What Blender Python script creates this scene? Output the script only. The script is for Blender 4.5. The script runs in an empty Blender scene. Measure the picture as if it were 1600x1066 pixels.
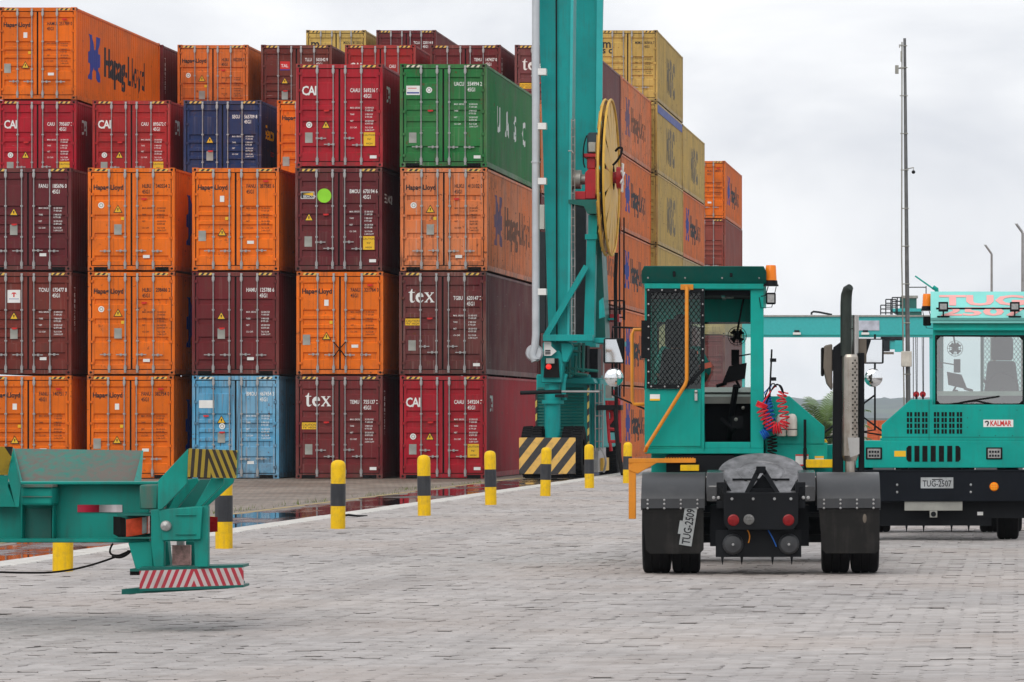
import bpy, bmesh, math, random
from mathutils import Vector, Matrix, Euler
R = math.radians
rng = random.Random(7)
scene = bpy.context.scene
COL = scene.collection

# ------------------------------------------------------------------ camera, sky, sun, exposure
CAM_Z, FPX, VX, HY = 1.66, 6200.0, 1590.0, 650.0     # eye height, focal length in photo pixels, vanishing point
cd = bpy.data.cameras.new("camera"); cam = bpy.data.objects.new("camera", cd); COL.objects.link(cam)
cam.location = (0, 0, CAM_Z); cam.rotation_euler = (R(90), 0, 0)
cd.sensor_width = 36.0; cd.lens = FPX / 1600 * 36
cd.shift_x = (800 - VX) / 1600; cd.shift_y = (HY - 533) / 1600
cd.clip_start = 0.5; cd.clip_end = 20000
scene.camera = cam
scene.view_settings.view_transform = 'Standard'; scene.view_settings.look = 'None'
scene.view_settings.exposure = 0.22; scene.view_settings.gamma = 1.0
scene.render.engine = 'CYCLES'
cy_ = scene.cycles
cy_.use_denoising = True; cy_.max_bounces = 6; cy_.diffuse_bounces = 3; cy_.glossy_bounces = 3
cy_.transparent_max_bounces = 12; cy_.transmission_bounces = 4; cy_.volume_bounces = 1
cy_.sample_clamp_indirect = 6.0; cy_.caustics_reflective = False; cy_.caustics_refractive = False

SUN_EL, SUN_AZ = R(44), R(200)       # azimuth measured clockwise from +Y: behind the camera, a little left
world = bpy.data.worlds.new("World"); scene.world = world; world.use_nodes = True
wn = world.node_tree; wn.nodes.clear()
def wnode(t, **k):
    n = wn.nodes.new(t)
    for a, b in k.items(): setattr(n, a, b)
    return n
wo = wnode('ShaderNodeOutputWorld'); bg = wnode('ShaderNodeBackground'); bg.inputs['Strength'].default_value = 0.1
sky = wnode('ShaderNodeTexSky', sky_type='NISHITA'); sky.sun_disc = False
sky.sun_elevation = SUN_EL; sky.sun_rotation = SUN_AZ; sky.air_density = 1.0; sky.dust_density = 2.0
tc = wnode('ShaderNodeTexCoord'); mp = wnode('ShaderNodeMapping'); mp.inputs['Scale'].default_value = (7.5, 7.5, 15.0)
mp.inputs['Location'].default_value = (2.0, 0.3, 0.4)
nz = wnode('ShaderNodeTexNoise'); nz.inputs['Scale'].default_value = 1.15; nz.inputs['Detail'].default_value = 6; nz.inputs['Roughness'].default_value = .5; nz.inputs['Distortion'].default_value = .5
cr = wnode('ShaderNodeValToRGB')
cr.color_ramp.elements[0].position = .36; cr.color_ramp.elements[0].color = (.66, .68, .73, 1)
cr.color_ramp.elements[1].position = .60; cr.color_ramp.elements[1].color = (.93, .935, .95, 1)
sc10 = wnode('ShaderNodeVectorMath', operation='SCALE'); sc10.inputs['Scale'].default_value = 10.0
mx = wnode('ShaderNodeMix', data_type='RGBA'); mx.inputs[0].default_value = .95
wl = wn.links.new
wl(tc.outputs['Generated'], mp.inputs['Vector']); wl(mp.outputs[0], nz.inputs['Vector']); wl(nz.outputs[0], cr.inputs[0])
wl(cr.outputs[0], sc10.inputs[0]); wl(sky.outputs[0], mx.inputs[6]); wl(sc10.outputs[0], mx.inputs[7])
wl(mx.outputs[2], bg.inputs['Color']); wl(bg.outputs[0], wo.inputs['Surface'])

sd = bpy.data.lights.new("sun", 'SUN'); sd.energy = 1.35; sd.angle = R(55); sd.color = (1, .96, .9)
sun = bpy.data.objects.new("sun", sd); COL.objects.link(sun)
dirv = Vector((math.sin(SUN_AZ) * math.cos(SUN_EL), math.cos(SUN_AZ) * math.cos(SUN_EL), math.sin(SUN_EL)))
sun.rotation_euler = dirv.to_track_quat('Z', 'Y').to_euler(); sun.location = (0, -20, 60)

# ------------------------------------------------------------------ helpers
def P(px, py, D):
    """photo measure -> point in the yard at depth D"""
    return Vector(((px - VX) * D / FPX, D, CAM_Z + (HY - py) * D / FPX))
def sub(a, b): return (a[0]-b[0], a[1]-b[1], a[2]-b[2])

class MB:
    def __init__(s): s.v = []; s.f = []; s.m = []
    def add(s, vs, fs, mi=0):
        k = len(s.v); s.v += [tuple(p) for p in vs]
        for f in fs: s.f.append(tuple(i + k for i in f)); s.m.append(mi)
        return s
    def box(s, x0, x1, y0, y1, z0, z1, mi=0, M=None):
        vs = [Vector((x, y, z)) for z in (z0, z1) for y in (y0, y1) for x in (x0, x1)]
        if M is not None: vs = [M @ p for p in vs]
        return s.add(vs, [(0,2,3,1),(4,5,7,6),(0,1,5,4),(2,6,7,3),(0,4,6,2),(1,3,7,5)], mi)
    def prism(s, pts, plane, a0, a1, mi=0, caps=True):
        f = {'xz': lambda p, a: (p[0], a, p[1]), 'yz': lambda p, a: (a, p[0], p[1]), 'xy': lambda p, a: (p[0], p[1], a)}[plane]
        n = len(pts); vs = [f(p, a0) for p in pts] + [f(p, a1) for p in pts]
        fs = [(i, (i+1) % n, (i+1) % n + n, i + n) for i in range(n)]
        if caps: fs += [tuple(range(n-1, -1, -1)), tuple(range(n, 2*n))]
        return s.add(vs, fs, mi)
    def hull(s, a, b, mi=0):
        """two matching outlines (lists of 3-D points) joined as a solid"""
        n = len(a)
        return s.add(list(a) + list(b), [(i, (i+1) % n, (i+1) % n + n, i + n) for i in range(n)] + [tuple(range(n-1, -1, -1)), tuple(range(n, 2*n))], mi)
    def cyl(s, p0, p1, r, r2=None, n=14, mi=0, caps=True):
        p0, p1 = Vector(p0), Vector(p1); r2 = r if r2 is None else r2
        q = (p1 - p0).to_track_quat('Z', 'X')
        ring = lambda p, rr: [p + q @ Vector((rr*math.cos(2*math.pi*i/n), rr*math.sin(2*math.pi*i/n), 0)) for i in range(n)]
        fs = [(i, (i+1) % n, (i+1) % n + n, i + n) for i in range(n)]
        if caps: fs += [tuple(range(n-1, -1, -1)), tuple(range(n, 2*n))]
        return s.add(ring(p0, r) + ring(p1, r2), fs, mi)
    def tube(s, pts, r, n=8, mi=0):
        pts = [Vector(p) for p in pts]; k = len(pts); vs = []; up = None
        for i, p in enumerate(pts):
            t = (pts[min(i+1, k-1)] - pts[max(i-1, 0)]).normalized()
            if up is None: up = Vector((0, 0, 1)) if abs(t.z) < .9 else Vector((1, 0, 0))
            a = t.cross(up).normalized(); up = a.cross(t).normalized()
            rr = r[i] if isinstance(r, (list, tuple)) else r
            vs += [p + a*rr*math.cos(2*math.pi*j/n) + up*rr*math.sin(2*math.pi*j/n) for j in range(n)]
        fs = [(i*n+j, i*n+(j+1) % n, (i+1)*n+(j+1) % n, (i+1)*n+j) for i in range(k-1) for j in range(n)]
        fs += [tuple(range(n-1, -1, -1)), tuple((k-1)*n + j for j in range(n))]
        return s.add(vs, fs, mi)
    def ball(s, c, r, nu=12, nv=8, sc=(1,1,1), mi=0, half=False):
        vs = []; top = nv
        for j in range(nv + 1):
            th = (math.pi/2 if half else math.pi) * j / nv
            for i in range(nu):
                ph = 2*math.pi*i/nu
                vs.append((c[0]+r*sc[0]*math.sin(th)*math.cos(ph), c[1]+r*sc[1]*math.sin(th)*math.sin(ph), c[2]+r*sc[2]*math.cos(th)))
        fs = [(j*nu+i, j*nu+(i+1) % nu, (j+1)*nu+(i+1) % nu, (j+1)*nu+i) for j in range(nv) for i in range(nu)]
        return s.add(vs, fs, mi)
    def lathe(s, prof, c, axis='x', n=28, mi=0):
        vs = []
        for (r, a) in prof:
            for i in range(n):
                t = 2*math.pi*i/n; u, w = r*math.cos(t), r*math.sin(t)
                vs.append({'x': (c[0]+a, c[1]+u, c[2]+w), 'y': (c[0]+u, c[1]+a, c[2]+w), 'z': (c[0]+u, c[1]+w, c[2]+a)}[axis])
        k = len(prof)
        return s.add(vs, [(j*n+i, j*n+(i+1) % n, (j+1)*n+(i+1) % n, (j+1)*n+i) for j in range(k-1) for i in range(n)], mi)
    def mesh(s, name, mats, normals=True, weld=True):
        me = bpy.data.meshes.new(name); me.from_pydata(s.v, [], s.f)
        for m in (mats if isinstance(mats, (list, tuple)) else [mats]): me.materials.append(m)
        me.polygons.foreach_set('material_index', s.m)
        if normals:
            bm = bmesh.new(); bm.from_mesh(me)
            if weld: bmesh.ops.remove_doubles(bm, verts=bm.verts, dist=1e-5)
            bmesh.ops.recalc_face_normals(bm, faces=bm.faces); bm.to_mesh(me); bm.free()
        me.polygons.foreach_set('use_smooth', [True]*len(me.polygons)); me.set_sharp_from_angle(angle=R(38))
        me.update(); return me
    def build(s, name, mats, parent=None, bevel=0, seg=1, **k):
        return link(name, s.mesh(name, mats, **k), parent, bevel, seg)

def link(name, me, parent=None, bevel=0, seg=1):
    o = bpy.data.objects.new(name, me); COL.objects.link(o)
    if parent is not None:
        o.parent = parent
        if parent.get('_world') and parent.parent is None: o.location = -parent.location
    if bevel:
        b = o.modifiers.new('bevel', 'BEVEL'); b.width = bevel; b.segments = seg; b.limit_method = 'ANGLE'; b.angle_limit = R(40)
    return o
def tag(o, label=None, cat=None, group=None, kind=None):
    if label: o['label'] = label
    if cat: o['category'] = cat
    if group: o['group'] = group
    if kind: o['kind'] = kind
    return o
def thing(name, label, cat, loc=(0,0,0), rz=0, group=None, world_coords=False):
    o = bpy.data.objects.new(name, None); COL.objects.link(o); o.location = loc; o.rotation_euler = (0,0,rz); o.empty_display_size = .2
    if world_coords: o['_world'] = 1
    return tag(o, label, cat, group)

# ------------------------------------------------------------------ materials
def newmat(name):
    m = bpy.data.materials.new(name); m.use_nodes = True
    nt = m.node_tree; b = nt.nodes['Principled BSDF']; return m, nt, b
def N(nt, t, **k):
    n = nt.nodes.new(t)
    for a, v in k.items(): setattr(n, a, v)
    return n
def noise(nt, vec, scale, detail=4, rough=.55, stretch=None):
    n = N(nt, 'ShaderNodeTexNoise'); n.inputs['Scale'].default_value = scale; n.inputs['Detail'].default_value = detail; n.inputs['Roughness'].default_value = rough
    if stretch:
        mp = N(nt, 'ShaderNodeMapping'); mp.inputs['Scale'].default_value = stretch; nt.links.new(vec, mp.inputs[0]); vec = mp.outputs[0]
    nt.links.new(vec, n.inputs['Vector']); return n.outputs[0]
def ramp(nt, fac, a, b, ca=(0,0,0,1), cb=(1,1,1,1)):
    r = N(nt, 'ShaderNodeValToRGB'); e = r.color_ramp.elements
    e[0].position, e[1].position = a, b; e[0].color, e[1].color = ca, cb; nt.links.new(fac, r.inputs[0]); return r.outputs[0]
def mixc(nt, fac, a, b, mode='MIX'):
    m = N(nt, 'ShaderNodeMix', data_type='RGBA', blend_type=mode)
    for sock, v in ((0, fac), (6, a), (7, b)):
        if hasattr(v, 'is_linked') or hasattr(v, 'links'): nt.links.new(v, m.inputs[sock])
        else: m.inputs[sock].default_value = v
    return m.outputs[2]
def math_(nt, op, a, b=None, c=None):
    m = N(nt, 'ShaderNodeMath', operation=op)
    for i, v in enumerate((a, b, c)):
        if v is None: continue
        if hasattr(v, 'links'): nt.links.new(v, m.inputs[i])
        else: m.inputs[i].default_value = v
    return m.outputs[0]
def bump(nt, b, h, strength=.2, dist=.02):
    n = N(nt, 'ShaderNodeBump'); n.inputs['Strength'].default_value = strength; n.inputs['Distance'].default_value = dist
    nt.links.new(h, n.inputs['Height']); nt.links.new(n.outputs[0], b.inputs['Normal'])
def c4(c): return (c[0], c[1], c[2], 1)

def mat(name, col, rough=.5, metal=0, var=.18, dirt=0.0, dirtcol=(.09,.07,.05), scale=3.0, spec=.3, emit=None, bmp=0, coat=0):
    m, nt, b = newmat(name); t = N(nt, 'ShaderNodeTexCoord'); v = t.outputs['Object']; L = nt.links.new
    n1 = noise(nt, v, scale, 5)
    base = mixc(nt, 1.0, c4(col), ramp(nt, n1, .3, .75, (1-var,)*3+(1,), (1+var*.6,)*3+(1,)), 'MULTIPLY')
    if dirt:
        n2 = noise(nt, v, scale*1.7, 6, .65); n3 = noise(nt, v, 3.0, 4, .6, (6, 6, .5))
        fac = math_(nt, 'MULTIPLY', ramp(nt, math_(nt, 'ADD', math_(nt, 'MULTIPLY', n2, .55), math_(nt, 'MULTIPLY', n3, .45)), .48-.09*max(dirt-.8, 0)*5, .68-.11*max(dirt-.8, 0)*5), dirt)
        base = mixc(nt, fac, base, c4(dirtcol))
    L(base, b.inputs['Base Color'])
    L(ramp(nt, n1, .2, .8, (max(rough-.08, .03),)*3+(1,), (min(rough+.1, 1),)*3+(1,)), b.inputs['Roughness'])
    b.inputs['Metallic'].default_value = metal; b.inputs['Specular IOR Level'].default_value = spec
    if coat: b.inputs['Coat Weight'].default_value = coat; b.inputs['Coat Roughness'].default_value = .15
    if emit:
        b.inputs['Emission Color'].default_value = c4(emit[0]); b.inputs['Emission Strength'].default_value = emit[1]
    if bmp: bump(nt, b, noise(nt, v, scale*12, 4), bmp, .01)
    return m

def stripes(name, ca, cb, period, ang, chevron=None, axis='X', rough=.5, dirt=.25):
    """painted diagonal stripes in the object's own metres; chevron = x of the apex"""
    m, nt, b = newmat(name); t = N(nt, 'ShaderNodeTexCoord'); s = N(nt, 'ShaderNodeSeparateXYZ'); nt.links.new(t.outputs['Object'], s.inputs[0])
    x = s.outputs[axis]; z = s.outputs['Z']
    if chevron is not None: x = math_(nt, 'ABSOLUTE', math_(nt, 'SUBTRACT', x, chevron))
    u = math_(nt, 'ADD', math_(nt, 'MULTIPLY', x, math.cos(ang)), math_(nt, 'MULTIPLY', z, math.sin(ang)))
    fr = math_(nt, 'FRACT', math_(nt, 'DIVIDE', math_(nt, 'ADD', u, 50.0), period)); k = math_(nt, 'GREATER_THAN', fr, .5)
    n2 = noise(nt, t.outputs['Object'], 7, 6, .65)
    base = mixc(nt, k, c4(ca), c4(cb)); base = mixc(nt, math_(nt, 'MULTIPLY', ramp(nt, n2, .5, .75), dirt), base, (.12,.1,.08,1))
    nt.links.new(base, b.inputs['Base Color']); b.inputs['Roughness'].default_value = rough
    return m

def container_paint():
    m, nt, b = newmat('container_paint'); L = nt.links.new
    oi = N(nt, 'ShaderNodeObjectInfo'); t = N(nt, 'ShaderNodeTexCoord'); va = N(nt, 'ShaderNodeVectorMath', operation='ADD')
    par = N(nt, 'ShaderNodeVectorMath', operation='SCALE'); par.inputs['Scale'].default_value = .71
    L(oi.outputs['Location'], par.inputs[0]); L(t.outputs['Object'], va.inputs[0]); L(par.outputs[0], va.inputs[1]); v = va.outputs[0]
    wear = oi.outputs['Alpha']; w2 = math_(nt, 'MAXIMUM', math_(nt, 'SUBTRACT', wear, .32), 0.0)
    n1 = noise(nt, v, .9, 6, .6)
    base = mixc(nt, 1.0, oi.outputs['Color'], ramp(nt, n1, .3, .72, (.78,.78,.78,1), (1.12,1.1,1.08,1)), 'MULTIPLY')
    chalk = math_(nt, 'MULTIPLY', ramp(nt, noise(nt, v, .6, 3), .42, .7), math_(nt, 'MULTIPLY', w2, .30))
    base = mixc(nt, chalk, base, (.60,.42,.30,1))
    st = noise(nt, v, 2.2, 4, .6, (7, 7, .22)); drip = ramp(nt, st, .53, .72)
    base = mixc(nt, math_(nt, 'MULTIPLY', drip, math_(nt, 'MULTIPLY', wear, .95)), base, (.075,.045,.035,1))
    gr = noise(nt, v, 1.6, 8, .7); base = mixc(nt, math_(nt, 'MULTIPLY', ramp(nt, gr, .54, .74), math_(nt, 'MULTIPLY', wear, .75)), base, (.085,.05,.038,1))
    ru = noise(nt, v, 5.5, 8, .72); rf = math_(nt, 'MULTIPLY', ramp(nt, ru, .615, .65), math_(nt, 'MINIMUM', math_(nt, 'MULTIPLY', wear, 1.6), 1.0))
    base = mixc(nt, rf, base, (.13,.042,.018,1))
    sp = N(nt, 'ShaderNodeSeparateXYZ'); L(t.outputs['Object'], sp.inputs[0])
    low = math_(nt, 'MULTIPLY', ramp(nt, sp.outputs['Z'], .05, .45, (1,1,1,1), (0,0,0,1)), ramp(nt, noise(nt, v, 2.6, 6, .7), .42, .6))
    base = mixc(nt, math_(nt, 'MULTIPLY', low, math_(nt, 'ADD', math_(nt, 'MULTIPLY', wear, .55), .12)), base, (.07,.045,.035,1))
    scr = noise(nt, v, 7.0, 3, .5, (.35, .35, 3.2)); base = mixc(nt, math_(nt, 'MULTIPLY', ramp(nt, scr, .70, .74), math_(nt, 'MULTIPLY', wear, .55)), base, (.42,.36,.32,1))
    pale = noise(nt, v, 3.1, 3, .5, (5, 5, .12)); base = mixc(nt, math_(nt, 'MULTIPLY', ramp(nt, pale, .60, .72), math_(nt, 'MULTIPLY', w2, .6)), base, (.5,.42,.38,1))
    L(base, b.inputs['Base Color'])
    L(ramp(nt, n1, .25, .8, (.42,)*3+(1,), (.62,)*3+(1,)), b.inputs['Roughness']); b.inputs['Specular IOR Level'].default_value = .14
    bump(nt, b, noise(nt, v, 2.2, 4), .30, .03)
    return m

def glass(name, tint, gloss=.1, rough=.02):
    m, nt, b = newmat(name); nt.nodes.remove(b); out = nt.nodes['Material Output']
    tr = N(nt, 'ShaderNodeBsdfTransparent'); tr.inputs[0].default_value = c4(tint)
    gl = N(nt, 'ShaderNodeBsdfGlossy'); gl.inputs['Roughness'].default_value = rough
    fr = N(nt, 'ShaderNodeFresnel'); fr.inputs[0].default_value = 1.5; ms = N(nt, 'ShaderNodeMixShader')
    f2 = math_(nt, 'ADD', fr.outputs[0], gloss); nt.links.new(f2, ms.inputs[0]); nt.links.new(tr.outputs[0], ms.inputs[1]); nt.links.new(gl.outputs[0], ms.inputs[2])
    nt.links.new(ms.outputs[0], out.inputs[0]); return m

TEAL = (.003, .33, .275)
M = dict(
 paint=container_paint(),
 teal=mat('teal_paint', TEAL, .40, var=.16, dirt=.4, dirtcol=(.03,.15,.13), spec=.18, scale=2.0),
 teal_trailer=mat('trailer_teal_paint', (.004,.245,.20), .45, var=.25, dirt=.6, dirtcol=(.03,.085,.075), scale=1.6, spec=.2),
 teal_worn=mat('worn_teal_paint', (.012,.19,.15), .55, var=.3, dirt=1.0, dirtcol=(.12,.10,.085), scale=.8, spec=.3),
 teal_crane=mat('crane_teal_paint', (.004,.30,.29), .5, var=.2, dirt=.45, dirtcol=(.03,.13,.125), scale=.8, spec=.2),
 teal_dark=mat('dark_and_shaded_teal', (.003,.12,.1), .42, var=.15, dirt=.2),  # dark teal parts; also carries painted shade on tractor roofs and trailer recess
 teal_light=mat('hazed_far_and_edge_teal', (.03,.42,.42), .5, var=.1),  # haze paleness mixed into the far crane's teal; also paints near edge strips
 black=mat('black_steel', (.008,.009,.011), .5, var=.3, dirt=.15, dirtcol=(.02,.02,.02), spec=.12),
 interior=mat('dark_interior', (.008,.009,.011), .7, var=.3, spec=.1),
 navy=mat('dark_bumper_paint', (.006,.008,.012), .42, var=.2, dirt=.12, dirtcol=(.02,.02,.025), spec=.12),
 shiny=mat('greased_black_steel', (.012,.013,.015), .16, var=.4, scale=9, spec=1.0),
 plastic=mat('grey_fender_plastic', (.026,.028,.032), .36, var=.25, dirt=.3, dirtcol=(.06,.06,.06), spec=.6),
 rubber=mat('mudflap_rubber', (.014,.0135,.013), .7, var=.3, dirt=.5, dirtcol=(.04,.037,.034), spec=.15),
 tyre=mat('tyre_rubber', (.008,.008,.009), .8, var=.3, dirt=.3, dirtcol=(.03,.028,.026), spec=.12),
 steel=mat('galvanised_steel', (.38,.38,.38), .42, .5, var=.3, dirt=.4, dirtcol=(.2,.15,.12)),
 alu=mat('brushed_aluminium', (.55,.54,.52), .32, .9, var=.2, dirt=.2, dirtcol=(.25,.2,.15)),
 stainless=mat('stained_stainless', (.46,.42,.37), .28, .9, var=.35, dirt=.75, dirtcol=(.18,.13,.085), scale=2.2),
 pipe=mat('grey_conduit', (.5,.53,.56), .35, .3, var=.1),
 plate5=mat('greasy_plate_steel', (.24,.24,.25), .34, .6, var=.55, dirt=.6, dirtcol=(.07,.07,.07), scale=7),
 orange=mat('orange_rail_paint', (.72,.26,.02), .4, var=.15, dirt=.25),
 yellow=mat('yellow_paint', (.80,.49,.005), .5, var=.14, dirt=.5, dirtcol=(.30,.20,.06), scale=6, spec=.2),
 reel=mat('reel_yellow_paint', (.68,.40,.06), .5, var=.15, dirt=.35, dirtcol=(.25,.14,.04)),
 red=mat('red_machine_paint', (.42,.012,.02), .4, var=.2, dirt=.25),
 redlens=mat('red_lens', (.22,.006,.008), .2, var=.3, scale=30),
 amber=mat('amber_lens', (.8,.2,.01), .15, var=.1, emit=((1,.25,.02), .12)),
 clearlens=mat('clear_lens', (.36,.36,.35), .12, .3, var=.3, scale=30),
 white=mat('white_decal', (.78,.78,.76), .5, var=.1),
 offwhite=mat('off_white_plastic', (.68,.66,.6), .45, var=.15, dirt=.2),
 blackink=mat('black_decal', (.014,.014,.018), .5, var=.1),
 fadedblue=mat('faded_blue_decal', (.15,.10,.19), .6, var=.3, dirt=.7, dirtcol=(.4,.13,.05)), fadedblack=mat('faded_black_decal', (.17,.075,.045), .6, var=.3, dirt=.7, dirtcol=(.4,.13,.05)),
 blueink=mat('blue_decal', (.018,.045,.30), .5, var=.15),
 yellowink=mat('yellow_decal', (.80,.47,.02), .5, var=.1),
 redink=mat('red_decal', (.6,.02,.02), .5, var=.1),
 lit_redink=mat('lit_red_sign_letters', (.80,.38,.36), .5, var=.1),  # red letters lightened in colour, standing in for overbright light on the sign
 greenink=mat('lime_decal', (.28,.68,.03), .5, var=.1),
 green2=mat('green_decal', (.02,.35,.12), .5, var=.1),
 plate=mat('grey_metal_plate', (.33,.33,.3), .4, .4, var=.25),
 gasket=mat('door_gasket', (.010,.009,.009), .8, var=.2, spec=.1),
 mirror=mat('mirror_glass', (.85,.87,.88), .03, 1.0, var=0),
 glass=glass('cab_glass', (.80,.95,.90), .02),
 screen=glass('windscreen_glass', (.82,.98,.93), .28),
 skin=mat('skin', (.22,.11,.07), .5), shirt=mat('teal_work_shirt', (.01,.2,.17), .8), coral=mat('coral_reflective_band', (.75,.16,.1), .6), hair=mat('dark_hair', (.01,.008,.007), .6),
 hoser=mat('red_air_hose', (.7,.02,.035), .3), hoseb=mat('blue_air_hose', (.01,.12,.5), .3),
 leather=mat('seat_fabric', (.03,.034,.038), .8, var=.3),
 cleaner=mat('faded_air_cleaner', (.16,.135,.11), .7, var=.25, dirt=.4),
 wood=mat('palm_trunk', (.12,.09,.06), .9), frond=mat('palm_leaf', (.085,.15,.022), .5, var=.45),
 hz=stripes('header_hazard_tape', (.02,.018,.015), (.72,.45,.08), .115, R(-40)),
 hzw=stripes('header_hazard_tape_white', (.02,.018,.015), (.72,.66,.5), .115, R(-40)),
)
M['msc_grey'] = mat('faded_grey_decal', (.22,.185,.13), .6, var=.4, dirt=.5, dirtcol=(.4,.3,.12))
INK = {'w': M['white'], 'k': M['blackink'], 'b': M['blueink'], 'y': M['yellowink'], 'r': M['redink']}

# ------------------------------------------------------------------ lettering
_fc = {}
def text_raw(s, size, bold=0.0, sx=1.0, align='LEFT', spacing=1.0, res=2):
    """flat outline of a text as (verts2d, faces)"""
    key = (s, round(size, 4), bold, sx, align, spacing)
    if key in _fc: return _fc[key]
    cu = bpy.data.curves.new('lettering_curve', 'FONT'); cu.body = s; cu.size = size; cu.resolution_u = res; cu.align_x = align
    cu.offset = bold * size; cu.space_character = spacing; cu.space_line = .95
    o = bpy.data.objects.new('lettering_curve', cu); me = bpy.data.meshes.new_from_object(o)
    vs = [(v.co.x*sx, v.co.y) for v in me.vertices]; fs = [tuple(p.vertices) for p in me.polygons]
    bpy.data.objects.remove(o); bpy.data.curves.remove(cu); bpy.data.meshes.remove(me)
    _fc[key] = (vs, fs); return _fc[key]
def put_text(mb, s, x, z, y, size, mi=0, facing='-y', **k):
    """letters facing -y (read along +x), '+y' (read along -x) or '+x' (read along +y)"""
    vs, fs = text_raw(s, size, **k)
    f = {'-y': lambda a, b: (x+a, y, z+b), '+y': lambda a, b: (x-a, y, z+b), '+x': lambda a, b: (y, x+a, z+b)}[facing]
    return mb.add([f(a, b) for a, b in vs], fs, mi)
SERIF = {   # heavy serif letters as overlapping-free strips, unit = x height 1
 't': ([[(.22,0.25),(.22,1.0),(.08,1.0),(.08,1.06),(.28,1.14),(.42,1.4),(.48,1.4),(.48,1.08),(.72,1.08),(.72,1.0),(.48,1.0),(.48,.25),(.52,.14),(.60,.12),(.70,.2),(.74,.15),(.58,-.02),(.42,-.04),(.28,.04)]], .76),
 'e': ([[(.86,.56),(.84,.75),(.72,.95),(.48,1.04),(.22,.92),(.06,.7),(.04,.42),(.16,.12),(.42,-.04),(.66,0),(.86,.22),(.80,.27),(.64,.16),(.48,.16),(.34,.32),(.31,.50),(.31,.56)],[(.31,.62),(.34,.86),(.46,.97),(.56,.9),(.60,.62)]], .92),
 'x': ([[(.02,1.04),(.02,.97),(.12,.95),(.44,.50),(.12,.10),(.02,.07),(.02,0),(.36,0),(.36,.07),(.27,.10),(.52,.40),(.72,.10),(.62,.07),(.62,0),(1.06,0),(1.06,.07),(.96,.10),(.62,.60),(.88,.94),(1.0,.97),(1.0,1.04),(.68,1.04),(.68,.97),(.76,.94),(.56,.70),(.38,.94),(.46,.97),(.46,1.04)]], 1.08)}
def serif_word(mb, x, z, y, h, mi=0):
    for ch in 'tex':
        polys, w = SERIF[ch]
        for n, p in enumerate(polys):
            if ch == 'e' and n == 1: continue
            mb.add([(x+a*h, y, z+b*h) for a, b in p], [tuple(range(len(p)))], mi)
        if ch == 'e':
            p = [(.60,.62),(.86,.56),(.84,.75),(.72,.95),(.48,1.04),(.56,.9)]
        x += w*h*1.02

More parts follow.
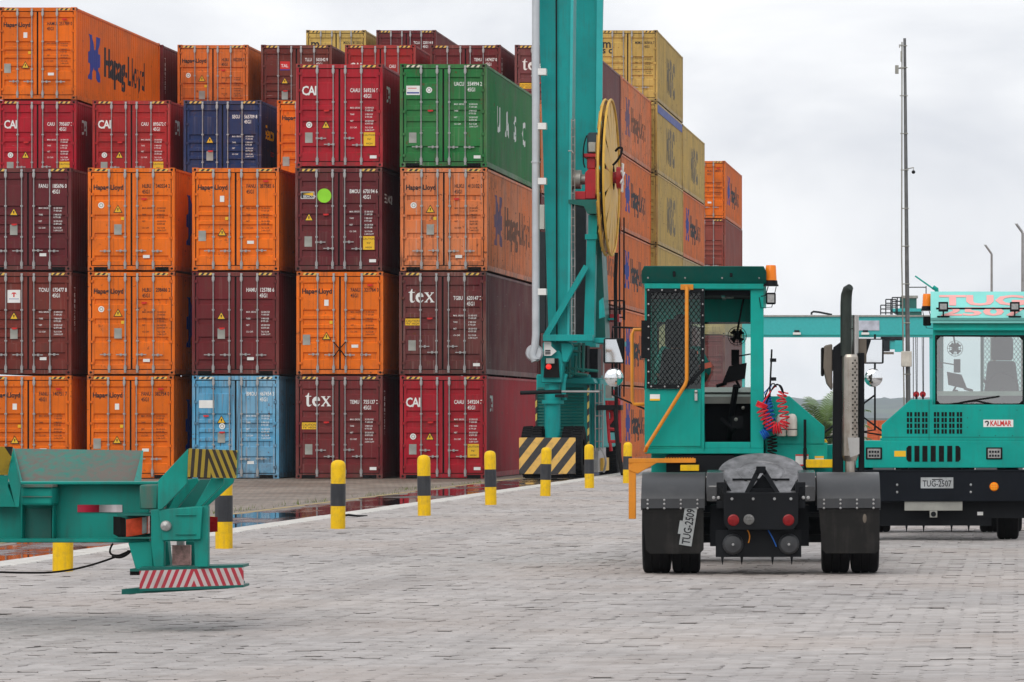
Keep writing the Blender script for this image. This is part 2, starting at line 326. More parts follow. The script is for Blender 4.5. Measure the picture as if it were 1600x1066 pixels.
# ------------------------------------------------------------------ shipping container kit (40 ft high cube), origin: ground centre of the door end
W2, LEN, HT = 1.219, 12.19, 2.896
def corr(y):
    t = (y - .17) % .278
    if t < .072: return 0.0
    if t < .140: return .036*(t-.072)/.068
    if t < .212: return .036
    return .036*(1-(t-.212)/.066)
def corr_breaks(a, b):
    out = []
    k = math.floor((a-.17)/.278)
    while k*.278+.17 < b:
        for d in (0, .072, .140, .212):
            y = k*.278+.17+d
            if a < y < b: out.append(y)
        k += 1
    return out
def kit():
    K = {}
    f = MB()
    for sx in (-1, 1):
        for y0, y1 in ((0, .11), (LEN-.11, LEN)):
            f.box(min(sx*W2, sx*(W2-.085)), max(sx*W2, sx*(W2-.085)), y0+.006, y1-.006, .1, HT-.1)
        xa, xb = sorted((sx*W2, sx*(W2-.06)))
        f.box(xa, xb, .1, LEN-.1, HT-.085, HT-.02)
        xa, xb = sorted((sx*(W2-.004), sx*(W2-.06)))
        f.box(xa, xb, .1, LEN-.1, .02, .16)
    f.box(-W2+.085, W2-.085, .012, .10, HT-.125, HT-.012); f.box(-W2+.085, W2-.085, .012, .12, .02, .135)
    f.box(-W2+.085, W2-.085, LEN-.1, LEN-.012, HT-.1, HT-.012); f.box(-W2+.085, W2-.085, LEN-.1, LEN-.012, .02, .15)
    f.box(-W2+.06, W2-.06, .12, LEN-.1, .10, .14)
    K['frame'] = f.mesh('container_frame', M['paint'])
    c = MB(); c.box(-.081, .081, 0, .178, 0, .118); c.lathe([(.001,-.003),(.036,-.003),(.036,.002)], (0,0,.06), 'y', 10, 1)
    c.lathe([(.001,.083),(.036,.083),(.036,.078)], (0,.09,.06), 'x', 10, 1)
    K['casting'] = c.mesh('corner_casting', [M['paint'], M['gasket']])
    s = MB(); ys = [.11] + corr_breaks(.11, LEN-.11) + [LEN-.11]; z0, z1 = .15, HT-.075
    vs = [(W2-.012-corr(y), y, z) for y in ys for z in (z0, z1)]
    s.add(vs, [(2*i, 2*i+2, 2*i+3, 2*i+1) for i in range(len(ys)-1)]); K['side'] = s.mesh('side_wall', M['paint'], normals=False)
    s = MB(); s.add([(-x, y, z) for x, y, z in vs], [(2*i, 2*i+1, 2*i+3, 2*i+2) for i in range(len(ys)-1)]); K['side_l'] = s.mesh('side_wall', M['paint'], normals=False)
    r = MB(); zr = HT-.03; ys2 = [.1 + i*(LEN-.2)/88 for i in range(89)]
    r.add([(x, y, zr - (.02 if i % 2 else 0)) for i, y in enumerate(ys2) for x in (-W2+.05, W2-.05)], [(2*i, 2*i+1, 2*i+3, 2*i+2) for i in range(88)])
    K['roof'] = r.mesh('roof', M['paint'], normals=False)
    e = MB(); xs = [-W2+.085 + i*(2*W2-.17)/36 for i in range(37)]
    e.add([(x, LEN-.03-(.04 if (i//2) % 2 else 0), z) for i, x in enumerate(xs) for z in (.14, HT-.1)], [(2*i, 2*i+1, 2*i+3, 2*i+2) for i in range(36)])
    K['end'] = e.mesh('end_wall', M['paint'], normals=False)
    g = MB()
    zt, zb, xo = HT-.125, .135, W2-.087
    g.box(-.034, .034, .045, .09, zb, zt); g.box(-xo, -xo+.04, .045, .09, zb, zt); g.box(xo-.04, xo, .045, .09, zb, zt); g.box(-xo+.04, -.034, .045, .09, zb, zb+.035); g.box(.034, xo-.04, .045, .09, zb, zb+.035); g.box(-xo+.04, -.034, .045, .09, zt-.035, zt); g.box(.034, xo-.04, .045, .09, zt-.035, zt); K['gasket'] = g.mesh('door_gasket', M['gasket'])
    bandsets = {'a': [(2.56,2.40),(1.80,1.68),(1.54,1.42),(1.28,1.16),(1.03,.91),(.60,.44)], 'b': [(2.10,1.99),(1.55,1.44),(1.04,.93),(.40,.30)], 'c': [(2.50,2.38),(1.88,1.74),(1.58,1.44),(1.26,1.12),(.56,.42)]}
    for st, bands in bandsets.items():
        for side in (1, -1):
            d = MB(); x0, x1 = .026, W2-.112; zb2, zt2 = .158, HT-.148; yf, yb = .028, .07
            def bx(a, b, z0, z1):
                a, b = sorted((side*a, side*b)); d.box(a, b, yf, yb, z0, z1)
            bx(x0, x0+.10, zb2, zt2); bx(x1-.07, x1, zb2, zt2); bx(x0+.10, x1-.07, zb2, zb2+.07); bx(x0+.10, x1-.07, zt2-.07, zt2)
            prof = [(yf+.004, zt2-.07)]
            for zt_, zb_ in bands: prof += [(yf+.004, zt_+.028), (yf+.040, zt_), (yf+.040, zb_), (yf+.004, zb_-.028)]
            prof += [(yf+.004, zb2+.07)]
            xa, xb = side*(x0+.10), side*(x1-.07); q = x1-x0
            vs = [(x, y, z) for y, z in prof for x in (xa, xb)]
            d.add(vs, [(2*i, 2*i+1, 2*i+3, 2*i+2) for i in range(len(prof)-1)])
            K['door_%s%d' % (st, side)] = d.mesh('door', M['paint'])
    b = MB()          # one locking bar (x = 0) with cams, guides
    b.cyl((0,-.006,.10), (0,-.006,HT-.09), .017, n=8)
    for z in (.19, HT-.20): b.box(-.036, .036, -.028, .028, z-.055, z+.055); b.box(-.022, .022, -.034, .01, z-.09, z+.09)
    for z in (.95, 1.82): b.box(-.034, .034, -.024, .03, z-.022, z+.022)
    for z in (.085, HT-.075): b.box(-.03, .03, -.02, .02, z-.03, z+.03)
    K['bar'] = b.mesh('locking_bar', M['steel'])
    h = MB(); h.box(-.02, .24, -.035, -.018, -.011, .011); h.box(-.035, .03, -.035, .028, -.03, .03); h.box(.10, .15, -.03, .028, -.035, .035); h.box(.215, .255, -.04, -.014, -.014, .014)
    K['handle'] = h.mesh('bar_handle', M['steel'])
    h = MB(); h.box(-.035, .055, -.002, .03, -.035, .035); h.cyl((.045,.002,-.05),(.045,.002,.05), .014, n=8); K['hinge'] = h.mesh('hinge', M['paint'])
    p = MB(); p.box(-.19, .19, .006, .014, -.033, .033); K['tape'] = p.mesh('hazard_tape', M['hz']); K['tape_w'] = p.mesh('hazard_tape', M['hzw'])
    t = MB(); t.prism([(-.13,0),(.13,0),(0,.225)], 'xz', .0262, .0275, 0); t.prism([(-.098,.018),(.098,.018),(0,.19)], 'xz', .0245, .0260, 1)
    t.prism([(-.012,.055),(.012,.055),(.02,.13),(-.02,.13)], 'xz', .023, .0243, 0); K['tri'] = t.mesh('warning_triangle', [M['blackink'], M['yellowink']])
    def stick(name, w, hh, m_in, txt=None, m_t=None, size=.07):
        s_ = MB(); s_.box(-w/2, w/2, .0246, .0275, -hh/2, hh/2, 0)
        for k_, (line, zz) in enumerate(txt or []): put_text(s_, line, 0, zz, .0236, size, 1, align='CENTER', bold=.01)
        return s_.mesh(name, [m_in, m_t or M['blackink']])
    K['caution'] = stick('caution_sticker', .32, .38, M['yellowink'], [('CAUTION', .09), ("9'6\"", -.03), ('HIGH', -.15)], None, .075)
    K['caution_w'] = stick('caution_sticker', .42, .19, M['yellowink'], [('CAUTION', -.0), ("9'6\" HIGH", -.075)], None, .085)
    K['data'] = stick('data_plate', .21, .29, M['plate']); K['paper'] = stick('white_sticker', .19, .085, M['white']); K['small'] = stick('yellow_sticker', .085, .085, M['yellowink'])
    K['green'] = stick('round_green_notice', .12, .17, M['white']); 
    o = MB(); o.lathe([(.001,.0246),(.085,.0246),(.085,.0275)], (0,0,0), 'y', 18, 0); o.lathe([(.035,.0240),(.055,.0240)], (0,0,0), 'y', 14, 1); K['disc'] = o.mesh('approval_disc', [M['white'], M['plate']])
    v = MB(); v.box(-.075, .075, -.004, .027, -.02, .02); v.box(-.05, .03, -.012, 0, -.03, .012); K['seal'] = v.mesh('bolt_seal', M['redink'])
    v2 = MB(); v2.lathe([(.001,.0246),(.2,.0246),(.2,.0275)], (0,0,0), 'y', 28); K['lime'] = v2.mesh('round_lime_sticker', M['greenink'])
    s_ = MB(); s_.box(-.03, .35, .004, .02, -.045, .045); K['slot'] = s_.mesh('sill_slot_shade', M['gasket'])  # black box in place of a cutout, its inner shade put into colour
    for ink in 'wk':
        w_ = MB()
        for k_, (l, a, b_) in enumerate([('MAX. GROSS', '32 500 KGS', '71 650 LBS'), ('TARE', '3 980 KGS', '8 775 LBS'), ('NET', '28 520 KGS', '62 875 LBS'), ('CU. CAP.', '76.3 CU.M', '2 694 CU.FT')]):
            z = 1.74 - k_*.185
            put_text(w_, l, .30, z, .0255, .062, 0, sx=.8, bold=.012); put_text(w_, a, .72, z, .0255, .062, 0, sx=.8, bold=.012); put_text(w_, b_, .72, z-.075, .0255, .062, 0, sx=.8, bold=.012)
        K['weights_'+ink] = w_.mesh('weight_lettering', INK[ink])
    return K
K = kit()

def side_text(name, parent, items, mats):
    """letters painted on the corrugated right-hand wall: cut at every fold and laid on it"""
    mb = MB()
    for it in items:
        if it[0] == 'T': put_text(mb, it[1], it[2], it[3], 0.0, it[4], it[5], '+x', **(it[6] if len(it) > 6 else {}))
        else: mb.add([(0, y, z) for y, z in it[1]], [tuple(range(len(it[1])))], it[2])
    me = bpy.data.meshes.new(name); me.from_pydata(mb.v, [], mb.f)
    me.polygons.foreach_set('material_index', mb.m)
    for m in mats: me.materials.append(m)
    bm = bmesh.new(); bm.from_mesh(me)
    lo = min(v.co.y for v in bm.verts); hi = max(v.co.y for v in bm.verts)
    for y in corr_breaks(lo, hi):
        bmesh.ops.bisect_plane(bm, geom=bm.verts[:]+bm.edges[:]+bm.faces[:], plane_co=(0, y, 0), plane_no=(0, 1, 0), dist=1e-6)
    for v in bm.verts: v.co.x = W2 - .012 - corr(v.co.y) + .004
    bm.to_mesh(me); bm.free(); return link(name, me, parent)

EMBLEM = [[(.0,.0),(.50,.0),(.72,.42),(1.05,.30),(1.25,.0),(1.7,.0),(1.42,.45),(1.7,.52),(1.7,.86),(1.42,.92),(1.62,1.43),(1.15,1.43),(.95,.98),(.75,1.05),(.60,1.43),(.10,1.43),(.34,.98),(.08,.86),(.08,.52),(.34,.45)]]
CC = dict(orange=(.80,.165,.010), orange2=(.72,.17,.03), orange3=(.74,.20,.06), crimson=(.40,.010,.025), red=(.37,.020,.022), maroon=(.125,.016,.023), maroon2=(.155,.019,.024), brick=(.165,.026,.020), brown=(.115,.017,.017),
          green=(.012,.20,.05), navy=(.014,.034,.12), sky=(.10,.36,.58), yellow=(.58,.40,.11), tan=(.50,.38,.18), redbrown=(.27,.055,.04), mauve=(.17,.05,.055), slate=(.09,.13,.22))
BAYD = [111.5, 124.4, 137.0, 149.4, 161.8, 174.2, 186.7, 199.3]
COLX = [-30.72, -27.80, -24.92, -21.99, -19.06, -16.145]
ROWH, YARD_Z = 2.92, -.10

def add(name, key, parent, col=None, loc=(0,0,0), wear=.4, rot=None):
    o = bpy.data.objects.new(name, K[key] if isinstance(key, str) else key); COL.objects.link(o); o.parent = parent; o.location = loc
    if rot: o.rotation_euler = rot
    if col: o.color = (*col, wear)
    return o
def container(bay, c, r, colour, style, serial, label, wear=.4, full=True, door='a', side=None, group='stacked shipping containers', jx=0):
    col = CC[colour]; jit = rng.uniform(-.012, .012)
    wear = min(wear + .10, .95)
    k_ = rng.uniform(.90, 1.06); col = tuple(min(v*k_, .85) for v in col)
    t = thing('shipping_container', label, 'container', (COLX[c]+jx+rng.uniform(-.018,.018), BAYD[bay]+jit, YARD_Z+(r-1)*ROWH), rng.uniform(-.0009,.0009), group)
    A = lambda n, k, loc=(0,0,0), p=None, w=wear: add(n, k, p or t, col, loc, w)
    A('frame', 'frame', w=min(wear*1.5, 1.0)); A('side_wall', 'side'); A('roof', 'roof')
    A('corner_casting', 'casting', (W2-.081, 0, HT-.118), w=.9); A('corner_casting', 'casting', (W2-.081, 0, 0), w=.9)
    A('corner_casting', 'casting', (W2-.081, LEN-.178, HT-.118), w=.9); A('corner_casting', 'casting', (W2-.081, LEN-.178, 0), w=.9)
    if not full and style != 'far':
        A('door', 'door_a1'); A('door', 'door_a-1'); A('end_wall', 'end')
    else:
        A('corner_casting', 'casting', (-W2+.081, 0, HT-.118), w=.9); A('corner_casting', 'casting', (-W2+.081, 0, 0), w=.9)
        A('side_wall', 'side_l'); A('end_wall', 'end'); A('door_gasket', 'gasket')
        dr = {1: A('door', 'door_%s1' % door), -1: A('door', 'door_%s-1' % door)}
        for s in (-1, 1):
            for xb in (.17, .62):
                b = A('locking_bar', 'bar', (s*xb, 0, 0), dr[s])
            stag = door != 'b' and style in ('cai', 'tex', 'beacon')
            for xb, zz in (((.17, .80 if s > 0 else .62), (.62, .62 if s > 0 else .80)) if stag else ((.17, .56), (.62, .56))):
                hx = s*xb; flip = (s < 0 and not stag) or (stag and ((s > 0 and xb > .5) or (s < 0 and xb < .5)))
                o = A('bar_handle', 'handle', (hx, 0, zz+rng.uniform(-.01,.01)), dr[s])
                if flip: o.rotation_euler = (0, math.pi, 0)
            for z in (.32, .92, 1.55, 2.15, 2.62):
                o = A('hinge', 'hinge', (s*(W2-.12), 0, z), dr[s])
                if s < 0: o.rotation_euler = (0, math.pi, 0)
        tp = 'tape_w' if colour in ('sky', 'green') else 'tape'
        A('hazard_tape', tp, (-.84, 0, HT-.068)); A('hazard_tape', tp, (.84, 0, HT-.068))
        if rng.random() < .6: A('sill_slot_shade', 'slot', (-1.02, 0, .06)); A('sill_slot_shade', 'slot', (.70, 0, .06))
        orange = style == 'hl'; ink = 'k' if colour.startswith('orange') or colour in ('yellow', 'tan') else 'w'
        if serial:
            pre, num, chk = serial.split()
            zz = {'cai': 2.10, 'tex': 2.10, 'uasc': 2.28, 'beacon': 2.18}.get(style, 2.33)
            mb = MB(); put_text(mb, pre, .30, zz, .0252, .155, 0, sx=.66, bold=.016); put_text(mb, num, .68, zz, .0252, .155, 0, sx=.70, bold=.016)
            put_text(mb, chk, 1.035, zz, .0252, .155, 0, sx=.7, bold=.016); put_text(mb, '45G1', .30 if orange else .68, zz-.16, .0252, .155, 0, sx=.66, bold=.016)
            link('serial_lettering', mb.mesh('serial_lettering', INK[ink]), dr[1])
            A('weight_lettering', 'weights_'+ink, (0, 0, 0 if zz > 2.2 else -.1), dr[1])
        mb = MB(); mats = [INK[ink], M['white']]
        L_ = dr[-1]
        if style == 'hl': put_text(mb, 'Hapag-Lloyd', -1.07, 2.28, .0252, .195, 0, bold=.032, sx=.86)
        elif style == 'cai': put_text(mb, 'CAI', -1.06, 2.02, .0252, .36, 0, bold=.022, sx=.80, spacing=.86)
        elif style == 'tex': serif_word(mb, -.98, 2.03, .0252, .27, 0)
        elif style == 'uasc': mb.box(-1.04, -.66, .0246, .0275, 2.02, 2.28, 0); mb.box(-1.02, -.68, .0238, .0244, 2.06, 2.10, 1); mb.box(-1.0, -.75, .0238, .0244, 2.2, 2.22, 2); mats += [M['redink']]; mats[1] = M['blueink']
        elif style == 'beacon':
            mb.box(-1.07, -.69, .0262, .0275, 2.02, 2.22, 1); mb.box(-1.055, -.705, .0250, .0260, 2.035, 2.205, 2)
            put_text(mb, 'BEACON', -1.0, 2.05, .0244, .10, 1, bold=.01, sx=.95); mb.prism([(-1.02,2.155),(-.72,2.10),(-.72,2.2)], 'xz', .0242, .0248, 3); mats = [M['white'], M['white'], M['blackink'], M['yellowink']]
        elif style == 'tal':
            mb.box(-.56, -.22, .0246, .0275, 2.05, 2.32, 1); mb.box(-.56, -.22, .0246, .0275, 2.015, 2.047, 2); put_text(mb, 'TAL', -.53, 2.12, .024, .15, 3, bold=.015, sx=.95); mats = [M['white'], M['redink'], M['blueink'], M['white']]
        elif style == 'msc': put_text(mb, 'm', -1.04, 2.18, .0252, .48, 0, bold=.02); put_text(mb, 's c', -1.04, 1.95, .0252, .38, 0, bold=.02)
        elif style == 'placard':
            mb.box(-.58, -.22, .0250, .0275, 2.02, 2.38, 1); mb.prism([(-.48,2.25),(-.44,2.31),(-.36,2.31),(-.32,2.25),(-.36,2.27),(-.44,2.27)], 'xz', .024, .0248, 2); mb.box(-.42, -.38, .024, .0248, 2.18, 2.268, 2); mb.box(-.54, -.26, .024, .0248, 2.12, 2.135, 3); mats = [M['white'], M['white'], M['redink'], M['blueink']]
        elif style == 'blue_patch': mb.box(-1.03, -.60, .0246, .0275, 1.98, 2.20, 1)
        if mb.v: link('company_lettering', mb.mesh('company_lettering', mats), L_)
        if style == 'hl':
            hi = door == 'b'
            A('warning_triangle', 'tri', (-.38, 0, 1.63 if hi else .98), L_); A('data_plate', 'data', (-.38 if hi else -.94, 0, 1.16 if hi else .98), L_)
            A('approval_disc', 'disc', (-.85, 0, 1.84), L_) if hi else A('notice_sticker', 'green', (-.38, 0, 2.02), L_)
            A('yellow_sticker', 'small', (-.25, 0, 1.47), L_); A('white_sticker', 'paper', (.42, 0, .40 if hi else .80), dr[1])
            A('bolt_seal', 'seal', (.36 if hi else .85, 0, 2.02 if hi else 2.52), dr[1])
        elif style in ('cai', 'beacon', 'tex', 'uasc'):
            if style != 'uasc':
                A('caution_sticker', 'caution_w' if style == 'tex' else 'caution', (-.84 if style == 'tex' else .84, 0, 1.48 if style == 'tex' else .78), L_ if style == 'tex' else dr[1])
            if style != 'tex': A('warning_triangle', 'tri', (-.38 if style == 'cai' else -.84, 0, 1.08 if style == 'cai' else 1.40), L_) if style != 'uasc' else A('approval_disc', 'disc', (-.40, 0, 2.16), L_)
            A('data_plate', 'data', (-.86, 0, .82), L_); A('bolt_seal', 'seal', (-.36, 0, 1.58), L_)
            if style == 'cai': A('approval_disc', 'disc', (-.85, 0, 1.18), L_)
            if style == 'beacon': A('lime_sticker', 'lime', (-.41, 0, 2.11), L_)
            A('white_sticker', 'paper', (.95, 0, .28), dr[1])
        elif style != 'msc':
            A('warning_triangle', 'tri', (-.40, 0, 1.55), L_); A('data_plate', 'data', (-.40, 0, 1.15), L_); A('white_sticker', 'paper', (.42, 0, .45), dr[1]); A('bolt_seal', 'seal', (-.38, 0, 1.3), L_)
        if style == 'blue_patch': A('approval_disc', 'disc', (-.38, 0, 1.47), L_); A('bolt_seal', 'seal', (-.83, 0, 1.76), L_)
        if style == 'tied':pass
    sw = [o for o in t.children if o.name.startswith('side_wall')][0]
    if side == 'hl':
        side_text('company_lettering', sw, [('P', [(1.7+y, .80+z) for y, z in EMBLEM[0]], 0), ('T', 'Hapag-Lloyd', 3.93, 1.08, 1.32, 1, dict(bold=.02, sx=.90))], [M['blueink'], M['blackink']])
    elif side == 'hl_faded':
        side_text('company_lettering', sw, [('P', [(1.7+y, .80+z) for y, z in EMBLEM[0]], 0), ('T', 'Hapag-Lloyd', 3.93, 1.08, 1.32, 1, dict(bold=.02, sx=.90))], [M['fadedblue'], M['fadedblack']])
    elif side == 'cai': side_text('company_lettering', sw, [('T', 'CAI', .75, 1.9, .62, 0, dict(bold=.02, sx=.8))], [M['white']])
    elif side == 'uasc':
        side_text('company_lettering', sw, [('T', ch, 2.36+i*1.94, 1.18, 1.0, 0, dict(bold=.035, sx=1.1)) for i, ch in enumerate('UASC')] , [M['white']])
    elif side == 'msc': side_text('company_lettering', sw, [('T', 'M', 4.3, .75, 2.0, 0, dict(bold=.03, sx=.8)), ('T', 'S', 5.75, .75, 2.0, 0, dict(bold=.06, sx=1.0)), ('T', 'C', 7.0, .75, 2.0, 0, dict(bold=.05, sx=.9))], [mat('faded_grey_decal', (.22,.185,.13), .6, var=.4, dirt=.5, dirtcol=(.4,.3,.12))] if 'msc_grey' not in M else [M['msc_grey']])
    elif side == 'seaco': side_text('company_lettering', sw, [('T', 'Seaco', .8, 1.75, .62, 0, dict(bold=.02, sx=.95)), ('T', 'Seaco', 1.6, 1.25, .3, 1, {})], [M['yellowink'], M['redink']])
    elif side == 'vert': side_text('serial_lettering', sw, [('T', ch, .30, 2.35-i*.13, .14, 0, dict(bold=.01)) for i, ch in enumerate('TGBU 620147') if ch != ' '], [M['white']])
    elif side == 'vert2': side_text('serial_lettering', sw, [('T', ch, .42, 2.35-i*.16, .17, 0, dict(bold=.015)) for i, ch in enumerate('TEMU7551') if ch != ' '], [M['white']])
    elif side == 'bec': side_text('company_lettering', sw, [('T', 'BEACON', .6, 1.95, .36, 0, dict(bold=.01))], [M['white']])
    return t

C = container
# front row, seen end on; stacks are counted from the crane leftwards
C(0,5,1,'crimson','cai','CAAU 549204 7','crimson container standing on the ground right beside the crane wheels',.3,side='cai',door='c')
C(0,5,2,'maroon','tex','TGBU 620147 2','dark maroon container with large lowercase letters resting on the crimson container beside the crane',.55,door='c',side='vert')
C(0,5,3,'orange3','hl','HLXU 413102 0','weathered orange container with streaked faded side directly under the green container',.95,door='b',side='hl_faded')
C(0,5,4,'green','uasc','UACU 554994 2','green container with white capital letters along its long side',.4,door='c',side='uasc')
C(0,4,1,'maroon2','tex','TEMU 755137 2','maroon ground tier container between the light blue and the crimson containers',.35,door='c',side='vert2')
tied = C(0,4,2,'orange','hl','FANU 321764 0','bright orange container with a black rope cross tied between its doors',.25)
C(0,4,3,'maroon','beacon','BMOU 670194 6','dark maroon container with a round lime green sticker on its door',.35,door='c',side='bec')
C(0,4,4,'crimson','cai','CAAU 569216 9','crimson container topping the stack just left of the green container',.3,door='c',side='cai')
C(0,3,1,'sky','blue_patch','BMOU 467454 3','light blue container with chipped rusty paint standing on the ground',.9)
C(0,3,2,'maroon2','plain','HAMU 125788 6','maroon container without company lettering resting on the light blue container',.3,door='b')
C(0,3,3,'orange','hl','FANU 357585 6','orange container two tiers above the light blue container',.25)
C(0,2,1,'orange','hl','FANU 382754 0','ground tier orange container left of the light blue one, half behind the trailer',.2,side='hl')
C(0,2,2,'orange','hl','HLBU 208486 2','middle container of the three orange ones stacked left of the light blue stack',.35,door='b',side='hl')
C(0,2,3,'orange','hl','HLBU 340554 2','top container of the three orange ones stacked left of the light blue stack',.3,door='b',side='hl')
C(0,1,1,'orange','hl','FANU 140751 7','orange ground tier container at the left edge under the brick brown container',.2)
C(0,1,2,'brick','placard','TCNU 175477 8','brick brown container with a white square placard at the left edge',.35,side='vert2')
C(0,1,3,'maroon','plain','FANU 185696 0','maroon container at the left edge resting on the brick brown container',.3)
# second bay
C(1,0,4,'crimson','cai','CAIU 795607 3','crimson container at the left edge directly under the large orange one with emblem',.3,door='c',side='cai')
C(1,0,5,'orange','hl','HAMU 251789 0','orange container at top left with blue emblem and dark lettering on its long side',.15,side='hl')
C(1,1,4,'red','cai','CAIU 895672 0','red container right below the orange emblem container, left of the navy blue one',.3,door='c',side='cai')
C(1,2,4,'navy','plain','SEGU 565709 8','navy blue container, the only dark blue one',.35,door='a',side='seaco')
C(1,3,4,'orange','hl','FANU 118240 5','orange container mostly hidden between the navy blue and the tall crimson container',.25)
# third bay
C(2,0,5,'maroon2','plain','TCLU 418214 5','maroon container showing as a sliver behind the orange emblem container at top left',.3,side='vert2')
C(2,1,5,'orange2','hl','HLBU 182258 3','dull orange container above and behind the navy blue container',.4,door='b')
C(2,2,5,'brick','tal','TLLU 503342 9','brick brown container with a small red and blue square logo, behind the navy blue one',.4,side=None)
C(2,3,5,'red','cai','CAIU 897431 0','red container behind and between the tall crimson and green containers',.3,door='c')
C(2,4,5,'maroon2','plain','TEMU 147457 0','maroon container peeking over the left half of the green container',.35,door='c',side='vert2')
C(2,5,5,'mauve','tex','TGHU 762210 4','faded maroon container passing behind the tall crane legs, top tier',.45,side='vert2',door='c')
# long right hand wall of the block, farther bays
W = 'containers in the long side wall of the block'
C(1,5,1,'maroon','plain','','maroon ground tier container behind the crimson one, hidden by the crane wheels',.6,full=False,group=W)
C(1,5,2,'brown','plain','','brown container behind the crane, second tier',.6,full=False,group=W)
C(1,5,3,'maroon2','plain','','maroon container behind the crane, third tier',.6,full=False,group=W)
C(1,5,4,'orange3','plain','','orange container behind the green one, hidden by the crane legs',.6,full=False,group=W)
C(2,5,1,'slate','plain','','slate blue ground tier container behind the red crane machinery',.5,full=False,group=W)
C(2,5,2,'brick','plain','','brick brown container behind the red crane machinery, resting on the slate blue one',.5,full=False,group=W)
C(2,5,3,'orange2','plain','','orange container behind the lower half of the yellow cable reel',.45,full=False,side='hl_faded',group=W)
C(2,5,4,'orange3','plain','','faded orange container behind the upper half of the yellow cable reel',.55,full=False,side='hl_faded',group=W)
C(3,5,1,'orange2','plain','','orange ground tier container just left of the near tractor cab',.4,full=False,side='hl',group=W)
C(3,5,2,'orange2','plain','','orange container left of the near tractor cab, second tier',.4,full=False,side='hl',group=W)
C(3,5,3,'orange2','plain','','orange container right of the yellow cable reel, third tier',.45,full=False,side='hl',group=W)
C(3,5,4,'orange2','plain','','orange container right of the yellow cable reel, fourth tier',.45,full=False,side='hl',group=W)
C(3,5,5,'orange3','plain','','streaked faded orange top container touching the faded maroon one',.8,full=False,side='hl_faded',group=W)
Y5 = dict(jx=.25, group=W)
C(4,5,1,'tan','plain','','tan ground tier container behind the near tractor cab',.5,full=False,**Y5)
C(4,5,2,'tan','plain','','tan container behind the near tractor cab, second tier',.5,full=False,**Y5)
C(4,5,3,'yellow','plain','','mustard container just above the near tractor roof',.45,full=False,side='msc',**Y5)
C(4,5,4,'yellow','plain','','mustard container two tiers under the tallest one',.45,full=False,side='msc',**Y5)
C(4,5,5,'yellow','msc','','mustard container with a blue band under its top edge, below the tallest one',.45,side='msc',**Y5)
C(4,5,6,'yellow','msc','MSMU 803816 7','mustard container standing highest of all, right of the crane',.35,side='msc',**Y5)
C(5,5,2,'maroon','plain','','maroon container behind the near tractor cab, seen through its window',.5,full=False,**Y5)
C(5,5,3,'tan','plain','','tan container right above the near tractor roof, third tier',.5,full=False,**Y5)
C(5,5,4,'orange2','plain','','orange container under the farther mustard container',.4,full=False,side='hl',**Y5)
C(5,5,5,'yellow','plain','','farther mustard container one tier lower than the tallest one',.45,full=False,side='msc',**Y5)
C(5,5,1,'orange2','plain','','orange ground tier container far behind the near tractor cab',.5,full=False,**Y5)
C(7,5,1,'brick','plain','','brick brown ground tier container at the far end of the wall',.5,full=False,**Y5)
C(7,5,2,'maroon2','plain','','maroon container at the far end of the wall, second tier',.5,full=False,**Y5)
C(7,5,3,'tan','plain','','tan container at the far end of the wall, third tier',.5,full=False,**Y5)
C(7,5,4,'redbrown','far','','brick red container at the far end under the last orange one',.45,**Y5)
C(7,5,5,'orange','hl','HLXU 640213 5','last orange container at the far right end of the wall, top tier',.35,side='hl',**Y5)
C(4,1,6,'yellow','msc','MSDU 811203 6','mustard container peeking over the stacks left of the crane',.35)
C(4,2,6,'maroon2','plain','TCLU 220114 8','dark red container barely showing above the red one, far behind',.4)
# blue band on the mustard container, black rope cross on the orange door
for o in list(bpy.data.objects):
    if o.get('label', '').startswith('mustard container with a blue band'):
        b = MB(); b.box(W2-.004, W2+.002, .2, LEN-.2, HT-.42, HT-.09); b.build('blue_band', M['blueink'], o)
rp = MB(); rp.tube([(-.17,-.03,.92),(0,-.04,.72),(.17,-.03,.50)], .016, 6); rp.tube([(.17,-.03,.92),(0,-.05,.72),(-.17,-.03,.50)], .016, 6); rp.build('rope_tie', M['gasket'], tied)

# ------------------------------------------------------------------ ground
def ground_mat(name, ca, cb, rough, sc=.5, wet=0, extra=None):
    m, nt, b = newmat(name); t = N(nt, 'ShaderNodeTexCoord'); v = t.outputs['Object']; L = nt.links.new
    n1 = noise(nt, v, sc, 8, .65); n2 = noise(nt, v, sc*14, 6, .7)
    base = mixc(nt, ramp(nt, n1, .35, .68), c4(ca), c4(cb)); base = mixc(nt, 1.0, base, ramp(nt, n2, .3, .75, (.78,.78,.78,1), (1.12,1.12,1.12,1)), 'MULTIPLY')
    bt = N(nt, 'ShaderNodeTexBrick'); bt.inputs['Scale'].default_value = 1.0; bt.inputs['Brick Width'].default_value = .5; bt.inputs['Row Height'].default_value = .5; bt.inputs['Mortar Size'].default_value = .03; bt.inputs['Color1'].default_value = (1,1,1,1); bt.inputs['Color2'].default_value = (.72,.72,.72,1); bt.inputs['Mortar'].default_value = (.3,.3,.3,1); L(v, bt.inputs['Vector'])
    base = mixc(nt, .8, base, bt.outputs['Color'], 'MULTIPLY'); n4 = noise(nt, v, .9, 6, .7); base = mixc(nt, math_(nt, 'MULTIPLY', ramp(nt, n4, .52, .66), .65), base, (.055,.04,.03,1))
    L(base, b.inputs['Base Color']); L(ramp(nt, n1, .3, .7, (rough-wet,)*3+(1,), (rough,)*3+(1,)), b.inputs['Roughness'])
    bump(nt, b, n2, .3, .02); return m
gm = ground_mat('yard_concrete', (.17,.135,.105), (.36,.30,.245), .75, .35, .25)
g = MB()
ys = [-59, 20, 216, 262, 900, 6990]; dz = [-.05, 0, 0, -1.65, -1.7, -2.9]
